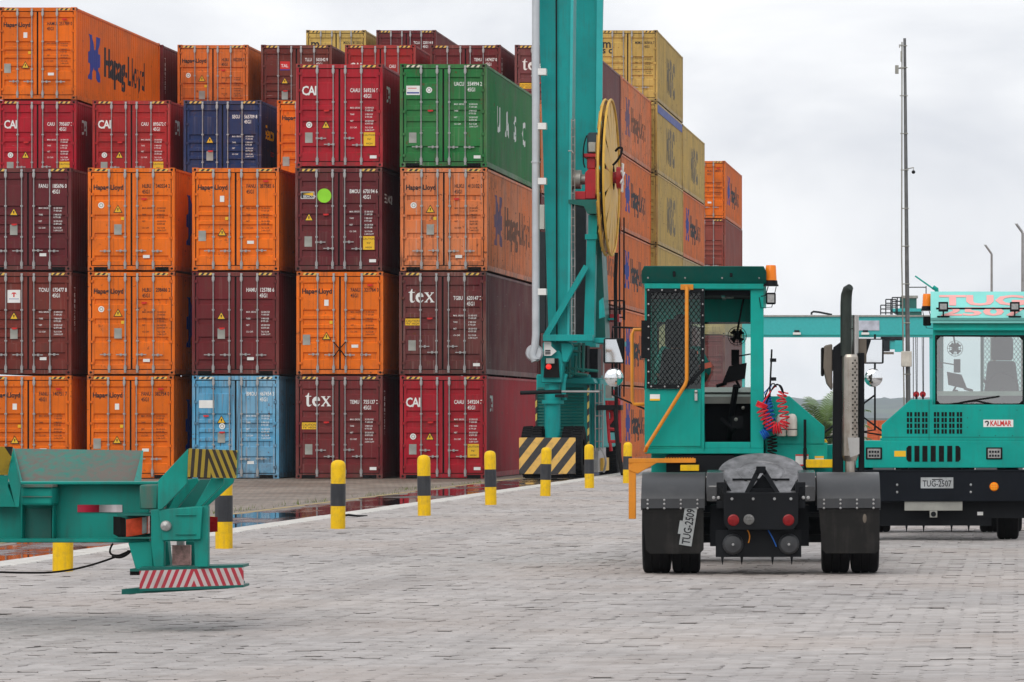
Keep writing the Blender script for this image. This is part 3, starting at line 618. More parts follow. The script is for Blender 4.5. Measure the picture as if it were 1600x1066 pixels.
xs = [-2990, -15.0, -14.6, -13.45, -13.30, -11.6, -11.4, 1790]; zx = [-.105, -.105, -.09, -.030, -.036, -.036, -.06, -.06]
g.add([(x, y, z+d) for y, d in zip(ys, dz) for x, z in zip(xs, zx)], [(j*8+i, j*8+i+1, j*8+i+9, j*8+i+8) for j in range(5) for i in range(7)])
tag(g.build('ground', gm, normals=False), kind='structure')

def pavement():
    m, nt, b = newmat('concrete_pavers'); L = nt.links.new; t = N(nt, 'ShaderNodeTexCoord'); v = t.outputs['Object']; ge = N(nt, 'ShaderNodeNewGeometry')
    n1 = noise(nt, v, .23, 7, .6); n2 = noise(nt, v, 9, 6, .7); n3 = noise(nt, v, .9, 5, .6)
    base = mixc(nt, ramp(nt, n1, .35, .66), (.355,.333,.327,1), (.455,.428,.415,1))
    base = mixc(nt, 1.0, base, ramp(nt, ge.outputs['Random Per Island'], 0, 1, (.86,.85,.84,1), (1.1,1.1,1.1,1)), 'MULTIPLY')
    base = mixc(nt, 1.0, base, ramp(nt, n2, .3, .75, (.86,.86,.86,1), (1.08,1.08,1.08,1)), 'MULTIPLY')
    base = mixc(nt, math_(nt, 'MULTIPLY', ramp(nt, n3, .52, .72), .45), base, (.20,.18,.17,1))
    trk = noise(nt, v, 1.0, 4, .6, (1.1, .035, 1)); base = mixc(nt, math_(nt, 'MULTIPLY', ramp(nt, trk, .50, .64), .30), base, (.19,.175,.17,1))
    wp = noise(nt, v, .16, 5, .6); base = mixc(nt, math_(nt, 'MULTIPLY', ramp(nt, wp, .46, .62), .45), base, (.37,.31,.275,1))
    oil = noise(nt, v, .55, 5, .65); base = mixc(nt, math_(nt, 'MULTIPLY', ramp(nt, oil, .64, .72), .5), base, (.10,.09,.085,1))
    L(base, b.inputs['Base Color']); L(ramp(nt, n1, .35, .65, (.62,)*3+(1,), (.82,)*3+(1,)), b.inputs['Roughness']); b.inputs['Specular IOR Level'].default_value = .35
    j = mat('paver_joint', (.13,.12,.115), .9)
    pv = random.Random(3); a = .10; fx, fy = 1.5*a, math.sqrt(3)*a
    from mathutils import noise as mn
    V, F, MI = [], [], []
    hexa = [(math.cos(R(60*i)), math.sin(R(60*i))) for i in range(6)]
    x0, x1, y0, y1 = -11.14, 4.2, 21.5, 128.0
    i = 0; x = x0 + a
    while x < x1 - a:
        y = y0 + (fy/2 if i % 2 else 0)
        while y < y1:
            if (y < 96 or i % 2 < 2) and x > VX*-1*y/FPX - 1.2:
                big = y > 75
                h = .010*mn.noise((x*.5, y*.5, 0)) + .008*mn.noise((x*1.7, y*1.7, 4)) + pv.gauss(0, .0022)
                if pv.random() < .03: h -= pv.uniform(.004, .012)
                tx, ty = pv.gauss(0, .007), pv.gauss(0, .010)
                k = len(V); gap = .004 + .004*pv.random()
                for (rr, dz) in ((a-gap/2-.006, 0), (a-gap/2, -.005), (a-gap/2, -.05)):
                    for cx, sy in hexa:
                        dx, dy = cx*rr, sy*rr
                        V.append((x+dx, y+dy, h+dz+tx*dx+ty*dy))
                F.append(tuple(range(k, k+6))); MI.append(0)
                for q in range(6):
                    n = (q+1) % 6
                    F.append((k+6+q, k+6+n, k+n, k+q)); MI.append(0)
                    if 3 <= q <= 5: F.append((k+12+q, k+12+n, k+6+n, k+6+q)); MI.append(1)
            y += fy
        x += fx; i += 1
    mb = MB(); mb.v, mb.f, mb.m = V, F, MI
    me = mb.mesh('pavement', [m, j], normals=False); me.polygons.foreach_set('use_smooth', [False]*len(me.polygons))
    o = link('pavement', me); tag(o, kind='structure')
    s = MB(); s.box(-11.14, 14, 14, 131, -.30, -.028); o2 = s.build('pavement_bed', j); tag(o2, kind='structure')
pavement()
kerbm = mat('painted_kerb', (.62,.60,.56), .6, var=.3, dirt=.75, dirtcol=(.3,.27,.24), scale=4)
k_ = MB(); y = 22.0
while y < 215: k_.box(-11.60, -11.15, y, y+1.99, -.3, .006+rng.uniform(-.004,.004)); y += 2.0
tag(k_.build('kerb', kerbm, bevel=.015), kind='structure')
wm, nt, b = newmat('standing_water'); b.inputs['Roughness'].default_value = .04; t = N(nt, 'ShaderNodeTexCoord')
nn = noise(nt, t.outputs['Object'], .9, 6, .6); nt.links.new(ramp(nt, nn, .4, .65, (.02,.02,.022,1), (.07,.06,.055,1)), b.inputs['Base Color'])
nt.links.new(ramp(nt, noise(nt, t.outputs['Object'], .55, 5, .6, (1.4,.5,1)), .48, .62, (.04,)*3+(1,), (.42,)*3+(1,)), b.inputs['Roughness']); b.inputs['Specular IOR Level'].default_value = .8
bump(nt, b, noise(nt, t.outputs['Object'], 2.5, 2), .006, .01)
w_ = MB()
pl, pr = [], []
yy = 24.0
while yy < 160:
    pl.append((-13.28+.14*math.sin(yy*.9)+.1*math.sin(yy*2.3+1), yy)); pr.append((-11.605, yy)); yy += .6
w_.add([(x, y, -.026) for x, y in pl]+[(x, y, -.026) for x, y in pr], [(i, i+len(pl), i+len(pl)+1, i+1) for i in range(len(pl)-1)])
tag(w_.build('water', wm, normals=False), kind='structure')
lm = mat('yellow_line_paint', (.52,.37,.10), .7, var=.3, dirt=.9, dirtcol=(.28,.25,.22), scale=5)
l_ = MB(); l_.add([(-13.64,24,-.0375),(-13.44,24,-.026),(-13.44,210,-.026),(-13.64,210,-.0375)], [(0,1,2,3)]); tag(l_.build('yellow_line', lm), kind='structure')

# grass tufts along the yellow line
gr = MB(); gm2 = mat('grass_blades', (.13,.17,.035), .7, var=.4)
for cx, cyy in ((-14.0, 78.5), (-13.75, 86.0), (-14.1, 71.5), (-13.7, 100.5), (-13.9, 65), (-14.2, 94)):
    for q in range(70):
        x, y = cx+rng.gauss(0,.22), cyy+rng.gauss(0,1.3); h = rng.uniform(.03,.09); d = rng.uniform(-.05,.05); e = rng.uniform(0, 6.28)
        gr.add([(x-.008*math.cos(e), y-.008*math.sin(e), -.08), (x+.008*math.cos(e), y+.008*math.sin(e), -.08), (x+d, y+d*.5, -.05+h)], [(0,1,2)])
tag(gr.build('grass', gm2, normals=False), 'thin dry grass tufts growing along the faded yellow line', 'grass', kind='stuff')
db = MB(); c = P(543, 811, 65); db.tube([(c.x-.14,c.y,.02),(c.x,c.y+.1,.035),(c.x+.16,c.y,.02),(c.x+.30,c.y+.15,.022)], [.015,.022,.02,.008], 6)
tag(db.build('rubber_scrap', M['tyre']), 'flat black rubber scrap lying on the pavers beside a bollard', 'scrap')

# bollards along the kerb
bm_ = MB(); rb = .108; bm_.lathe([(rb,0),(rb,.93),(rb*.93,.975),(rb*.7,1.005),(rb*.35,1.02),(.001,1.025)], (0,0,0), 'z', 24); bme = bm_.mesh('bollard', M['yellow'])
bb = MB(); bb.lathe([(rb,.345),(rb+.003,.348),(rb+.003,.672),(rb,.675)], (0,0,0), 'z', 24); bbe = bb.mesh('black_band', mat('bollard_black_paint', (.03,.032,.038), .5, var=.2, dirt=.3, dirtcol=(.1,.1,.1)))
BL = ['yellow and black bollard whose foot shows under the green trailer beam', 'yellow and black bollard half hidden behind the trailer end', 'yellow and black bollard before the maroon ground container with large lowercase letters',
      'yellow and black bollard in front of the crimson ground container door', 'yellow and black bollard in front of the crimson ground container side', 'yellow and black bollard in front of the striped crane wheel guard',
      'yellow and black bollard just right of the striped crane wheel guard', 'yellow and black bollard farthest off, right beside the near tractor cab']
for lab, (px, py) in zip(BL, [(98,893),(350,857),(528,826),(663,806),(767,789),(852,775),(921,763),(980,755)]):
    D = CAM_Z*FPX/(py-HY); o = link('bollard', bme); o.location = (P(px, py, D).x, D, -.012); o.rotation_euler = (rng.uniform(-.022,.022), rng.uniform(-.022,.022), rng.uniform(0,6))
    tag(o, lab, 'bollard', 'bollards along the kerb'); link('black_band', bbe, o)
# ------------------------------------------------------------------ terminal tractors (x right, y forward, origin under the rear axle)
def bez(a, b, c, n=8):
    a, b, c = Vector(a), Vector(b), Vector(c); return [a*(1-t)**2 + b*2*t*(1-t) + c*t*t for t in [i/n for i in range(n+1)]]
def helix(path, r, turns, n=14):
    pts = [Vector(p) for p in path]; out = []; tot = turns*n
    for i in range(tot+1):
        u = i/tot*(len(pts)-1); k = min(int(u), len(pts)-2); f = u-k; p = pts[k].lerp(pts[k+1], f)
        t = (pts[min(k+1, len(pts)-1)]-pts[k]).normalized(); a = t.cross(Vector((0,1,0))).normalized(); b = Vector((0,1,0)); w = 2*math.pi*i/n
        out.append(p + a*r*math.cos(w) + b*r*math.sin(w))
    return out
tyre = MB(); tyre.lathe([(.27,-.13),(.36,-.142),(.455,-.145),(.488,-.13),(.5,-.10),(.5,-.052),(.489,-.047),(.489,-.037),(.5,-.032),(.5,.032),(.489,.037),(.489,.047),(.5,.052),(.5,.10),(.488,.13),(.455,.145),(.36,.142),(.27,.13)], (0,0,0), 'x', 40)
tyre_me = tyre.mesh('tyre', M['tyre'])
rim = MB(); rim.lathe([(.28,-.12),(.255,-.08),(.2,.02),(.1,.03),(.09,.07),(.001,.075)], (0,0,0), 'x', 24); rim.lathe([(.28,.12),(.255,.08),(.2,.0)], (0,0,0), 'x', 24); rim_me = rim.mesh('rim', M['black'])

def tractor(num, label, loc, rz, full_rear):
    T = thing('terminal_tractor', label, 'terminal tractor', loc, rz, 'terminal tractors')
    B = lambda n, mb, m, p=T, bv=0, **k: mb.build(n, m, p, bevel=bv, **k)
    tl, bk = M['teal'], M['black']
    # chassis and wheels
    f = MB()
    for s in (-1, 1):
        a, b = sorted((s*.36, s*.46)); f.box(a, b, -.72, 4.1, .70, .97)
    f.box(-.36, .36, 1.2, 1.4, .72, .95); f.box(-1.05, -.3, 2.2, 3.5, 1.0, 1.22); f.box(-.36, .36, 2.6, 2.8, .72, .95)
    B('chassis_frame', f, bk)
    for x in (-1.095, -.785, .785, 1.095):
        w = link('wheel', tyre_me, T); w.location = (x, 0, .5); r_ = link('rim', rim_me, w)
        if x < 0: r_.rotation_euler = (0, 0, math.pi)
    for x in (-.98, .98):
        w = link('wheel', tyre_me, T); w.location = (x, 3.35, .5); r_ = link('rim', rim_me, w)
        if x < 0: r_.rotation_euler = (0, 0, math.pi)
    a = MB(); a.cyl((-.95,0,.5), (.95,0,.5), .1, n=14); a.ball((0,.05,.5), .26, 16, 10, (1,1,1)); a.box(-.53, .50, -.52, .3, .30, .46); a.box(-.53,-.36,-.5,.3,.46,.72); a.box(.36,.50,-.5,.3,.46,.72); B('rear_axle', a, M['interior'])
    a = MB(); a.box(-.95, .95, 3.27, 3.43, .42, .56); B('front_axle', a, bk)
    # rear plate with lights, air chambers
    p = MB(); p.prism([(-.385,.86),(.385,.86),(.385,.55),(.335,.48),(-.335,.48),(-.385,.55)], 'xz', -.80, -.76, 0)
    for x in (-.30, -.08, .14, .31): p.cyl((x,-.815,.80), (x,-.80,.80), .015, n=10, mi=1)
    p.box(-.385, .385, -.76, -.45, .825, .86); p.box(-.47, .42, -.62, -.6, .19, .47)
    for x in (-.40, -.2, .12, .32): p.cyl((x,-.6,.19), (x,-.6,.11), .016, .004, n=8)
    B('rear_crossmember', p, [bk, M['steel']], bv=.006)
    for x, m in ((-.285, 'redlens'), (.285, 'redlens')):
        l = MB(); l.lathe([(.001,-.82),(.045,-.818),(.052,-.812),(.06,-.81),(.06,-.80)], (x,0,.58), 'y', 20); B('tail_light', l, M[m])
    l = MB(); l.lathe([(.001,-.82),(.048,-.818),(.056,-.81),(.056,-.80)], (-.125,0,.585), 'y', 20)
    for i in range(9): l.ball((-.125+(i%3-1)*.028, -.82, .585+(i//3-1)*.028), .009, 6, 4); B('reversing_light', l, M['clearlens'])
    for x in (-.29, .29):
        l = MB(); l.lathe([(.001,-.70),(.03,-.70),(.03,-.68),(.085,-.675),(.108,-.65),(.112,-.56),(.10,-.50),(.001,-.5)], (x,0,.325), 'y', 20); l.cyl((x,-.715,.325),(x,-.70,.325), .014, n=8, mi=1); B('brake_chamber', l, [M['plastic'], M['steel']])
    hl = MB(); hl.tube(bez((.06-.285+.3,-.66,.47),(.12,-.68,.40),(.16,-.66,.30)), .006, 6); hl.tube(bez((-.14,-.66,.47),(-.10,-.68,.42),(-.13,-.66,.34)), .006, 6, 1); B('brake_line', hl, [M['hoseb'], M['orange']])
    for s in (-1, 1):
        q = MB(); xa, xb = sorted((s*.385, s*.565))
        q.prism([(-.72,.77),(-.72,.93),(-.60,1.07),(-.1,1.09),(.1,1.0),(.1,.77)], 'yz', xa, xb, 0)
        for x in (.44, .49): q.cyl((s*x,-.735,.81), (s*x,-.72,.81), .018, n=10, mi=1)
        B('spring_bracket', q, [M['shiny'], M['steel']], bv=.008)
        # fender, mudflap
        xa, xb = sorted((s*.585, s*1.245)); q = MB(); arc = [(.66*math.cos(R(t)), .5+.565*math.sin(R(t))) for t in range(161, 14, -7)]
        inn = [(.645*math.cos(R(t)), .5+.55*math.sin(R(t))) for t in range(161, 14, -7)][::-1]
        q.prism(arc+inn, 'yz', xa, xb, 0); q.box(xa, xb, -.652, -.63, .70, .80)
        for i in range(4):
            for z in (.785, .745, .70): q.ball((xa+.07+i*.172, -.655, z), .0125, 8, 5, (1,.6,1), 1)
        B('fender', q, [M['plastic'], M['steel']])
        q = MB(); q.prism([(xa+.015,.70),(xb-.01,.70),(xb-.01,.27),(xb-.05,.225),(xa+.09,.225),(xa+.05,.27)], 'xz', -.628, -.614); q.box(xa+.02, xb-.02, -.634, -.629, .655, .695)
        mf = B('mudflap', q, M['rubber'], bv=.004)
        if s < 0:
            q = MB(); q.box(-.20, .20, -.006, 0, -.065, .065, 0); q.box(-.09, .05, -.004, -.001, .065, .095, 0)
            put_text(q, 'TUG-'+num, 0, -.042, -.0085, .118, 1, align='CENTER', sx=.72, bold=.018)
            o = B('licence_plate', q, [mat('plate_grey', (.34,.36,.36), .45, .2, dirt=.5), M['blackink']], mf); o.location = (-.755, -.636, .51); o.rotation_euler = (0, R(-81), 0)
        else:
            q = MB(); q.ball((1.08,-.63,.59), .03, 10, 6, (.7,.2,1.6)); B('mud_scuff', q, M['cleaner'], mf)
    # fifth wheel, tilted back
    fw = MB(); prof = [(.001,0),(.09,0),(.095,-.006),(.12,-.006),(.125,0),(.23,0),(.235,-.006),(.25,-.006),(.255,0),(.36,0),(.455,-.006),(.46,-.02),(.46,-.06),(.001,-.06)]
    fw.lathe(prof, (0,0,0), 'z', 44); fw.prism([(-.38,-.30),(.38,-.30),(.36,-.50),(-.36,-.50)], 'xy', -.062, -.003); fw.prism([(-.5,-.02),(-.4,-.02),(-.32,-.26),(-.36,-.26)], 'yz', -.37, .37)
    o = B('fifth_wheel', fw, M['plate5']); o.location = (.0, .06, 1.06); o.rotation_euler = (R(27), 0, 0)
    j = MB(); j.hull([(-.185,-.52,.83),(-.13,-.52,.83),(-.005,-.36,1.07),(-.05,-.36,1.10)], [(-.185,-.42,.83),(-.13,-.42,.83),(-.005,-.28,1.07),(-.05,-.28,1.10)])
    j.hull([(.215,-.52,.83),(.16,-.52,.83),(.01,-.36,1.07),(.05,-.36,1.10)], [(.215,-.42,.83),(.16,-.42,.83),(.01,-.28,1.07),(.05,-.28,1.10)])
    j.box(-.05, .05, -.40, -.28, 1.06, 1.13); j.box(-.14, .16, -.47, -.43, .83, .90); j.prism([(-.13,.86),(.15,.86),(.02,1.05)], 'xz', -.34, -.33); B('dark_throat_jaw', j, M['interior'], bv=.006)  # black solid stands in for the shaded inside of the open throat
    st = MB(); st.prism([(-.42,.86),(-.30,.86),(-.42,1.05),(-.50,1.05)], 'xz', -.3, .3); st.prism([(.42,.86),(.30,.86),(.42,1.05),(.50,1.05)], 'xz', -.3, .3); st.box(-.3,.3,-.1,.2,.86,1.0); B('fifth_wheel_stand', st, bk)
    # cab shell
    c = MB(); X0, X1, Y0, Y1 = -1.29, .03, 2.2, 3.75
    c.box(X0, X1, Y0, Y1, 1.24, 1.30)
    c.box(X0, -.66, Y0, Y0+.045, 1.30, 1.96); c.box(X0, X0+.06, Y0, Y0+.1, 1.96, 3.12); c.box(-.665, -.625, Y0-.004, Y0+.06, 1.30, 3.06); c.box(-.115, X1, Y0-.002, Y0+.12, 1.30, 3.12)
    c.box(-.625, -.115, Y0, Y0+.06, 1.30, 1.37); c.box(X0+.06, -.115, Y0, Y0+.06, 3.06, 3.12)
    for xa, xb in ((X0, X0+.04), (X1-.04, X1)):
        c.box(xa, xb, Y0+.12, Y1-.06, 1.30, 2.0); c.box(xa, xb, Y0+.12, Y1-.06, 2.98, 3.06); c.box(xa, xb, Y0+.1, Y0+.2, 2.0, 2.98); c.box(xa, xb, Y1-.16, Y1-.06, 2.0, 2.98)
    c.box(X0, X1, Y1-.05, Y1, 1.30, 1.80); c.box(X0, X1, Y1-.05, Y1, 2.74, 3.005); c.box(X0+.005, X1-.005, 2.4, 3.6, 3.065, 3.128); c.box(X0, X0+.10, Y1-.05, Y1, 1.80, 2.74); c.box(X1-.035, X1, Y1-.05, Y1, 1.80, 2.74)
    c.box(X0, X1, Y0-.04, Y0, 3.07, 3.13); c.box(X0+.02, X1-.01, Y1, Y1+.07, 2.80, 2.835)
    c.box(-1.29, -.665, Y0-.012, Y0-.001, 1.32, 1.95); c.box(-.64, -.63, Y0-.03, Y0-.005, 1.28, 1.78)
    cab = B('cab', c, tl, bv=.008, seg=2)
    r = MB(); r.hull([(-1.32,2.2,3.13),(.06,2.2,3.13),(.06,2.06,3.26),(.03,2.05,3.32),(-1.29,2.05,3.32),(-1.32,2.06,3.26)], [(-1.32,3.30,3.13),(.06,3.30,3.13),(.06,3.36,3.30),(.03,3.36,3.33),(-1.29,3.36,3.33),(-1.32,3.36,3.30)])
    for i in range(4): r.ball((-1.25+i*.41, 2.13, 3.19), .012, 8, 5, (1,1,1), 1)
    for x in (-.96, -.33): r.box(x-.015, x+.015, 2.085, 2.10, 3.20, 3.27, 2)
    rf = B('roof', r, [M['teal_dark'], M['steel'], bk], bv=.006)  # shade of the undercut rear face put into the roof's darker teal
    v = MB(); v.hull([(-1.32,3.34,3.305),(.06,3.34,3.305),(.06,3.82,2.94),(-1.32,3.82,2.94)], [(-1.32,3.36,3.335),(.06,3.36,3.335),(.06,3.84,2.97),(-1.32,3.84,2.97)])
    v.box(-1.32, .06, 3.75, 3.8, 2.90, 2.945); vz = B('roof_sign', v, mat('lit_sign_teal', (.22,.62,.57), .45, var=.06), cab)  # skyward brightness of the tilted board put into a lighter teal
    tx = MB()
    for txt, t0, t1 in (('TUG', .45, .86), (num, .06, .39)):
        vs, fs = text_raw(txt, 1.0, .035, 1.0, 'CENTER'); lo = min(y for x, y in vs); hh = max(y for x, y in vs)-lo; vs = [(x, y-lo) for x, y in vs]; k = (t1-t0)/hh; w = 1.14/(max(x for x, y in vs)-min(x for x, y in vs))
        tx.add([(-.64-x*w, 3.84-.48*(t0+y*k)+.003, 2.97+.365*(t0+y*k)+.004) for x, y in vs], fs)
    B('sign_lettering', tx, M['lit_redink'], vz, normals=False)
    # windows, guard
    for nm, bx in (('windscreen', (X0+.10, X1-.035, Y1-.03, Y1-.022, 1.80, 2.74)), ('side_window', (X0+.016, X0+.024, Y0+.2, Y1-.16, 2.0, 2.98)), ('side_window', (X1-.024, X1-.016, Y0+.2, Y1-.16, 2.0, 2.98)), ('rear_window', (X0+.06, -.665, Y0+.02, Y0+.028, 1.96, 3.06))):
        x0, x1, y0, y1, z0, z1 = bx; q = MB(); q.add([(x0,y0,z0),(x1,y0,z0),(x1,y0,z1),(x0,y0,z1)] if x1-x0 > .1 else [(x0,y0,z0),(x0,y1,z0),(x0,y1,z1),(x0,y0,z1)], [(0,1,2,3)]); B(nm, q, M['screen'] if nm == 'windscreen' and not full_rear else M['glass'], cab)
    q = MB()
    for bx in ((X0+.10, X1-.035, 1.80, 1.82), (X0+.10, X1-.035, 2.72, 2.74), (X0+.10, X0+.12, 1.82, 2.72), (X1-.055, X1-.035, 1.82, 2.72)): q.box(bx[0], bx[1], Y1-.012, Y1+.012, bx[2], bx[3])
    for xa, za, d in ((X0+.12, 1.82, (1,1)), (X1-.055, 1.82, (-1,1)), (X0+.12, 2.72, (1,-1)), (X1-.055, 2.72, (-1,-1))): q.prism([(xa,za),(xa+d[0]*.05,za),(xa,za+d[1]*.05)], 'xz', Y1-.010, Y1+.010)
    B('windscreen_seal', q, M['gasket'], cab, bv=.006)
    g_ = MB(); xl, xr, zb, zt = -1.265, -.625, 1.965, 3.075; yg0, yg1 = Y0-.05, Y0-.025
    for bx in ((xl, xl+.045, zb, zt), (xr-.045, xr, zb+.2, zt), (xl+.045, xr-.045, zt-.045, zt), (xl+.045, xr-.2, zb, zb+.045)): g_.box(bx[0], bx[1], yg0, yg1, bx[2], bx[3])
    g_.hull([(xr-.2,yg0,zb),(xr-.2,yg0,zb+.045),(xr-.045,yg0,zb+.215),(xr,yg0,zb+.2)], [(xr-.2,yg1,zb),(xr-.2,yg1,zb+.045),(xr-.045,yg1,zb+.215),(xr,yg1,zb+.2)])
    g_.box(xl-.06, xl, yg0+.004, yg1, 2.30, 2.72)
    for x in [xl+.02+i*.15 for i in range(5)]: g_.ball((x, yg0, zt-.02), .011, 7, 5, (1,.6,1), 1)
    for z in [zb+.06+i*.125 for i in range(8)]:
        g_.ball((xl+.02, yg0, z), .011, 7, 5, (1,.6,1), 1)
        if z > zb+.25: g_.ball((xr-.02, yg0, z), .011, 7, 5, (1,.6,1), 1)
    for x in (xl+.05, xl+.2, xl+.35): g_.ball((x, yg0, zb+.02), .011, 7, 5, (1,.6,1), 1)
    gd = B('window_guard', g_, [bk, M['steel']], cab if False else T)
    wv = MB(); xa, xb, za, zb_ = xl+.04, xr-.04, zb+.04, zt-.04; dz = .072; ext = (xb-xa)*1.35
    k = za - ext
    while k < zb_ + ext:
        for sg in (1, -1):
            pa, pb = (xa, k), (xb, k+sg*ext)
            seg = []
            t0, t1 = 0.0, 1.0; d = pb[1]-pa[1]
            lo, hi = sorted(((za-pa[1])/d, (zb_-pa[1])/d)); t0, t1 = max(t0, lo), min(t1, hi)
            if t1-t0 > .01:
                A0 = (pa[0]+(pb[0]-pa[0])*t0, yg0+.012, pa[1]+d*t0); A1 = (pa[0]+(pb[0]-pa[0])*t1, yg0+.012, pa[1]+d*t1)
                wv.cyl(A0, A1, .0036, n=4, caps=False)
        k += dz
    B('wire_mesh', wv, bk, gd)
    # interior
    q = MB(); q.box(X0+.045, X1-.045, Y0+.07, Y1-.06, 3.0, 3.11); q.cyl((-.36,2.6,2.995),(-.36,2.6,2.98), .055, n=16, mi=1); q.box(-.44,-.40,2.27,3.6,2.985,2.999,2); B('ceiling_lining', q, [M['interior'], M['plate'], M['teal_dark']])
    q = MB(); q.box(X0+.05, X1-.05, 3.42, 3.69, 1.305, 1.93); q.hull([(X0+.05,3.30,1.80),(X1-.05,3.30,1.80),(X1-.05,3.69,1.93),(X0+.05,3.69,1.93)], [(X0+.05,3.30,1.88),(X1-.05,3.30,1.88),(X1-.05,3.69,1.99),(X0+.05,3.69,1.99)], 1); q.box(X0+.045, X0+.055, Y0+.1, 3.4, 1.305, 1.98); q.box(X1-.055, X1-.045, Y0+.13, 3.4, 1.305, 1.98)
    B('dashboard', q, [M['interior'], M['plate']])
    q = MB(); q.box(-1.14, -.68, 2.62, 3.08, 1.70, 1.83); q.box(-1.0, -.82, 2.7, 3.0, 1.30, 1.70); q.hull([(-1.17,2.55,1.80),(-.65,2.55,1.80),(-.72,2.42,2.40),(-1.10,2.42,2.40)], [(-1.17,2.67,1.80),(-.65,2.67,1.80),(-.72,2.52,2.42),(-1.10,2.52,2.42)]); q.box(-1.07, -.77, 2.38, 2.48, 2.42, 2.74)
    seat = B('seat', q, M['leather'], bv=.04, seg=3)
    q = MB(); q.tube([(-.91,3.35,1.85),(-.91,3.15,2.03)], .03, 8); q.tube([(-.91+.21*math.cos(t), 3.14+.07*math.sin(t), 2.04+.2*math.sin(t)) for t in [2*math.pi*i/24 for i in range(25)]], .015, 6); B('steering_wheel', q, M['interior'])
    q = MB(); q.tube([(-.36,3.3,1.4),(-.33,3.0,1.7),(-.28,2.85,2.0)], .035, 8); q.prism([(-.44,2.02),(-.18,2.08),(-.16,2.26),(-.36,2.22)], 'xz', 2.84, 2.9); q.box(-.33,-.2,2.7,2.76,1.52,1.66); q.tube([(-.5,3.3,2.0),(-.4,3.2,2.03)], .02, 6); q.ball((-.28,2.72,1.62), .03, 8, 6, mi=1); q.ball((-.2,2.75,1.75), .02, 8, 6, mi=1); q.tube([(-.45,2.9,1.62),(-.3,2.8,1.5)], .03, 8)
    B('control_console', q, [M['interior'], M['plate']])
    q = MB()
    for rr in (.045, .075, .105): q.tube([(-.27+rr*math.cos(t), 3.25, 2.57+rr*math.sin(t)) for t in [2*math.pi*i/20 for i in range(21)]], .0035, 4)
    for i in range(12): t = math.pi*i/6; q.cyl((-.27,3.245,2.57), (-.27+.105*math.cos(t),3.25,2.57+.105*math.sin(t)), .003, n=4)
    for i in range(4):
        t = math.pi*i/2+.3; q.hull([(-.27,3.27,2.57),(-.27+.09*math.cos(t),3.26,2.57+.09*math.sin(t)),(-.27+.09*math.cos(t+.9),3.29,2.57+.09*math.sin(t+.9))], [(-.27,3.273,2.57),(-.27+.09*math.cos(t),3.263,2.57+.09*math.sin(t)),(-.27+.09*math.cos(t+.9),3.293,2.57+.09*math.sin(t+.9))])
    q.cyl((-.27,3.26,2.57),(-.27,3.36,2.6), .04, n=10); q.tube([(-.27,3.34,2.62),(-.22,3.5,2.9),(-.2,3.6,3.0)], .012, 6); B('fan', q, M['interior'])
    q = MB(); q.box(-.10, -.03, 3.60, 3.66, 2.3, 2.38); q.tube([(-.06,3.63,2.38),(-.05,3.65,2.6)], .008, 6); q.box(-.34,-.25, 3.60, 3.64, 2.24, 2.42); q.tube([(-.06,3.63,2.38),(-.3,3.62,2.34)], .009, 6); q.tube([(-.24,3.58,1.98),(-.30,3.55,2.1)], .014, 6); B('monitor', q, M['interior'])
    # hood and front panels
    h = MB(); pol = [(.04,1.33),(.04,1.88),(.32,1.88),(.71,1.54),(.71,1.33)]
    h.prism(pol, 'xz', 2.36, 3.79); h.prism([(-1.25,1.33),(-1.25,1.81),(.04,1.81),(.04,1.88),(.32,1.88),(.71,1.54),(.71,1.33)], 'xz', 3.79, 4.12)
    hood = B('hood', h, tl, bv=.008, seg=2)
    h = MB(); h.box(-1.25, 1.05, 3.42, 4.17, .97, 1.332); h.box(.05, .74, 2.36, 3.42, 1.08, 1.36); lb = B('lower_body', h, tl, bv=.008, seg=2)
    def fx(px): return -(px-1461)/118.5
    def fz(py): return CAM_Z+(HY-py)/118.5
    q = MB()
    for a in (1417, 1424, 1429.5, 1436.5, 1442, 1449): pass
    for x0 in (1416.5, 1421.5, 1428.5, 1433.5, 1440.5, 1445.5):
        for z0 in (644, 653, 662, 671): q.box(fx(x0+3.6), fx(x0), 4.118, 4.123, fz(z0+7), fz(z0))
    B('side_vent', q, M['gasket'], hood)
    q = MB()
    for x0 in (1459, 1464, 1471, 1476, 1483, 1488, 1495, 1500):
        for z0 in (644, 653, 662, 671): q.box(fx(x0+3.6), fx(x0), 4.118, 4.123, fz(z0+7), fz(z0))
    B('front_vent', q, M['gasket'], hood)
    q = MB(); q.box(fx(1452), fx(1451), 4.1185, 4.122, 1.34, 1.86); q.box(-1.24, .70, 4.1185, 4.1225, 1.375, 1.381)
    for px, py in ((1512,653),(1512,668),(1531,681),(1556,681),(1583,681),(1532,641),(1590,641)): q.ball((fx(px),4.12,fz(py)), .008, 6, 4, (1,.5,1))
    B('panel_seam', q, M['teal_dark'], hood)
    q = MB()
    for i, x0 in enumerate((1416, 1428.5, 1441, 1454, 1467, 1480, 1493)):
        a_, b_ = fx(x0+8), fx(x0); z0, z1 = fz(722), fz(697)
        pts = [(a_,z0),(b_,z0),(b_,z1),(a_,z1)]
        if i == 0: pts = [(a_,z0),(b_-.025,z0),(b_,z0+.03),(b_,z1-.03),(b_-.025,z1),(a_,z1)]
        if i == 6: pts = [(a_+.025,z0),(b_,z0),(b_,z1),(a_+.025,z1),(a_,z1-.03),(a_,z0+.03)]
        q.prism(pts, 'xz', 4.168, 4.174)
    B('grille', q, M['gasket'], lb)
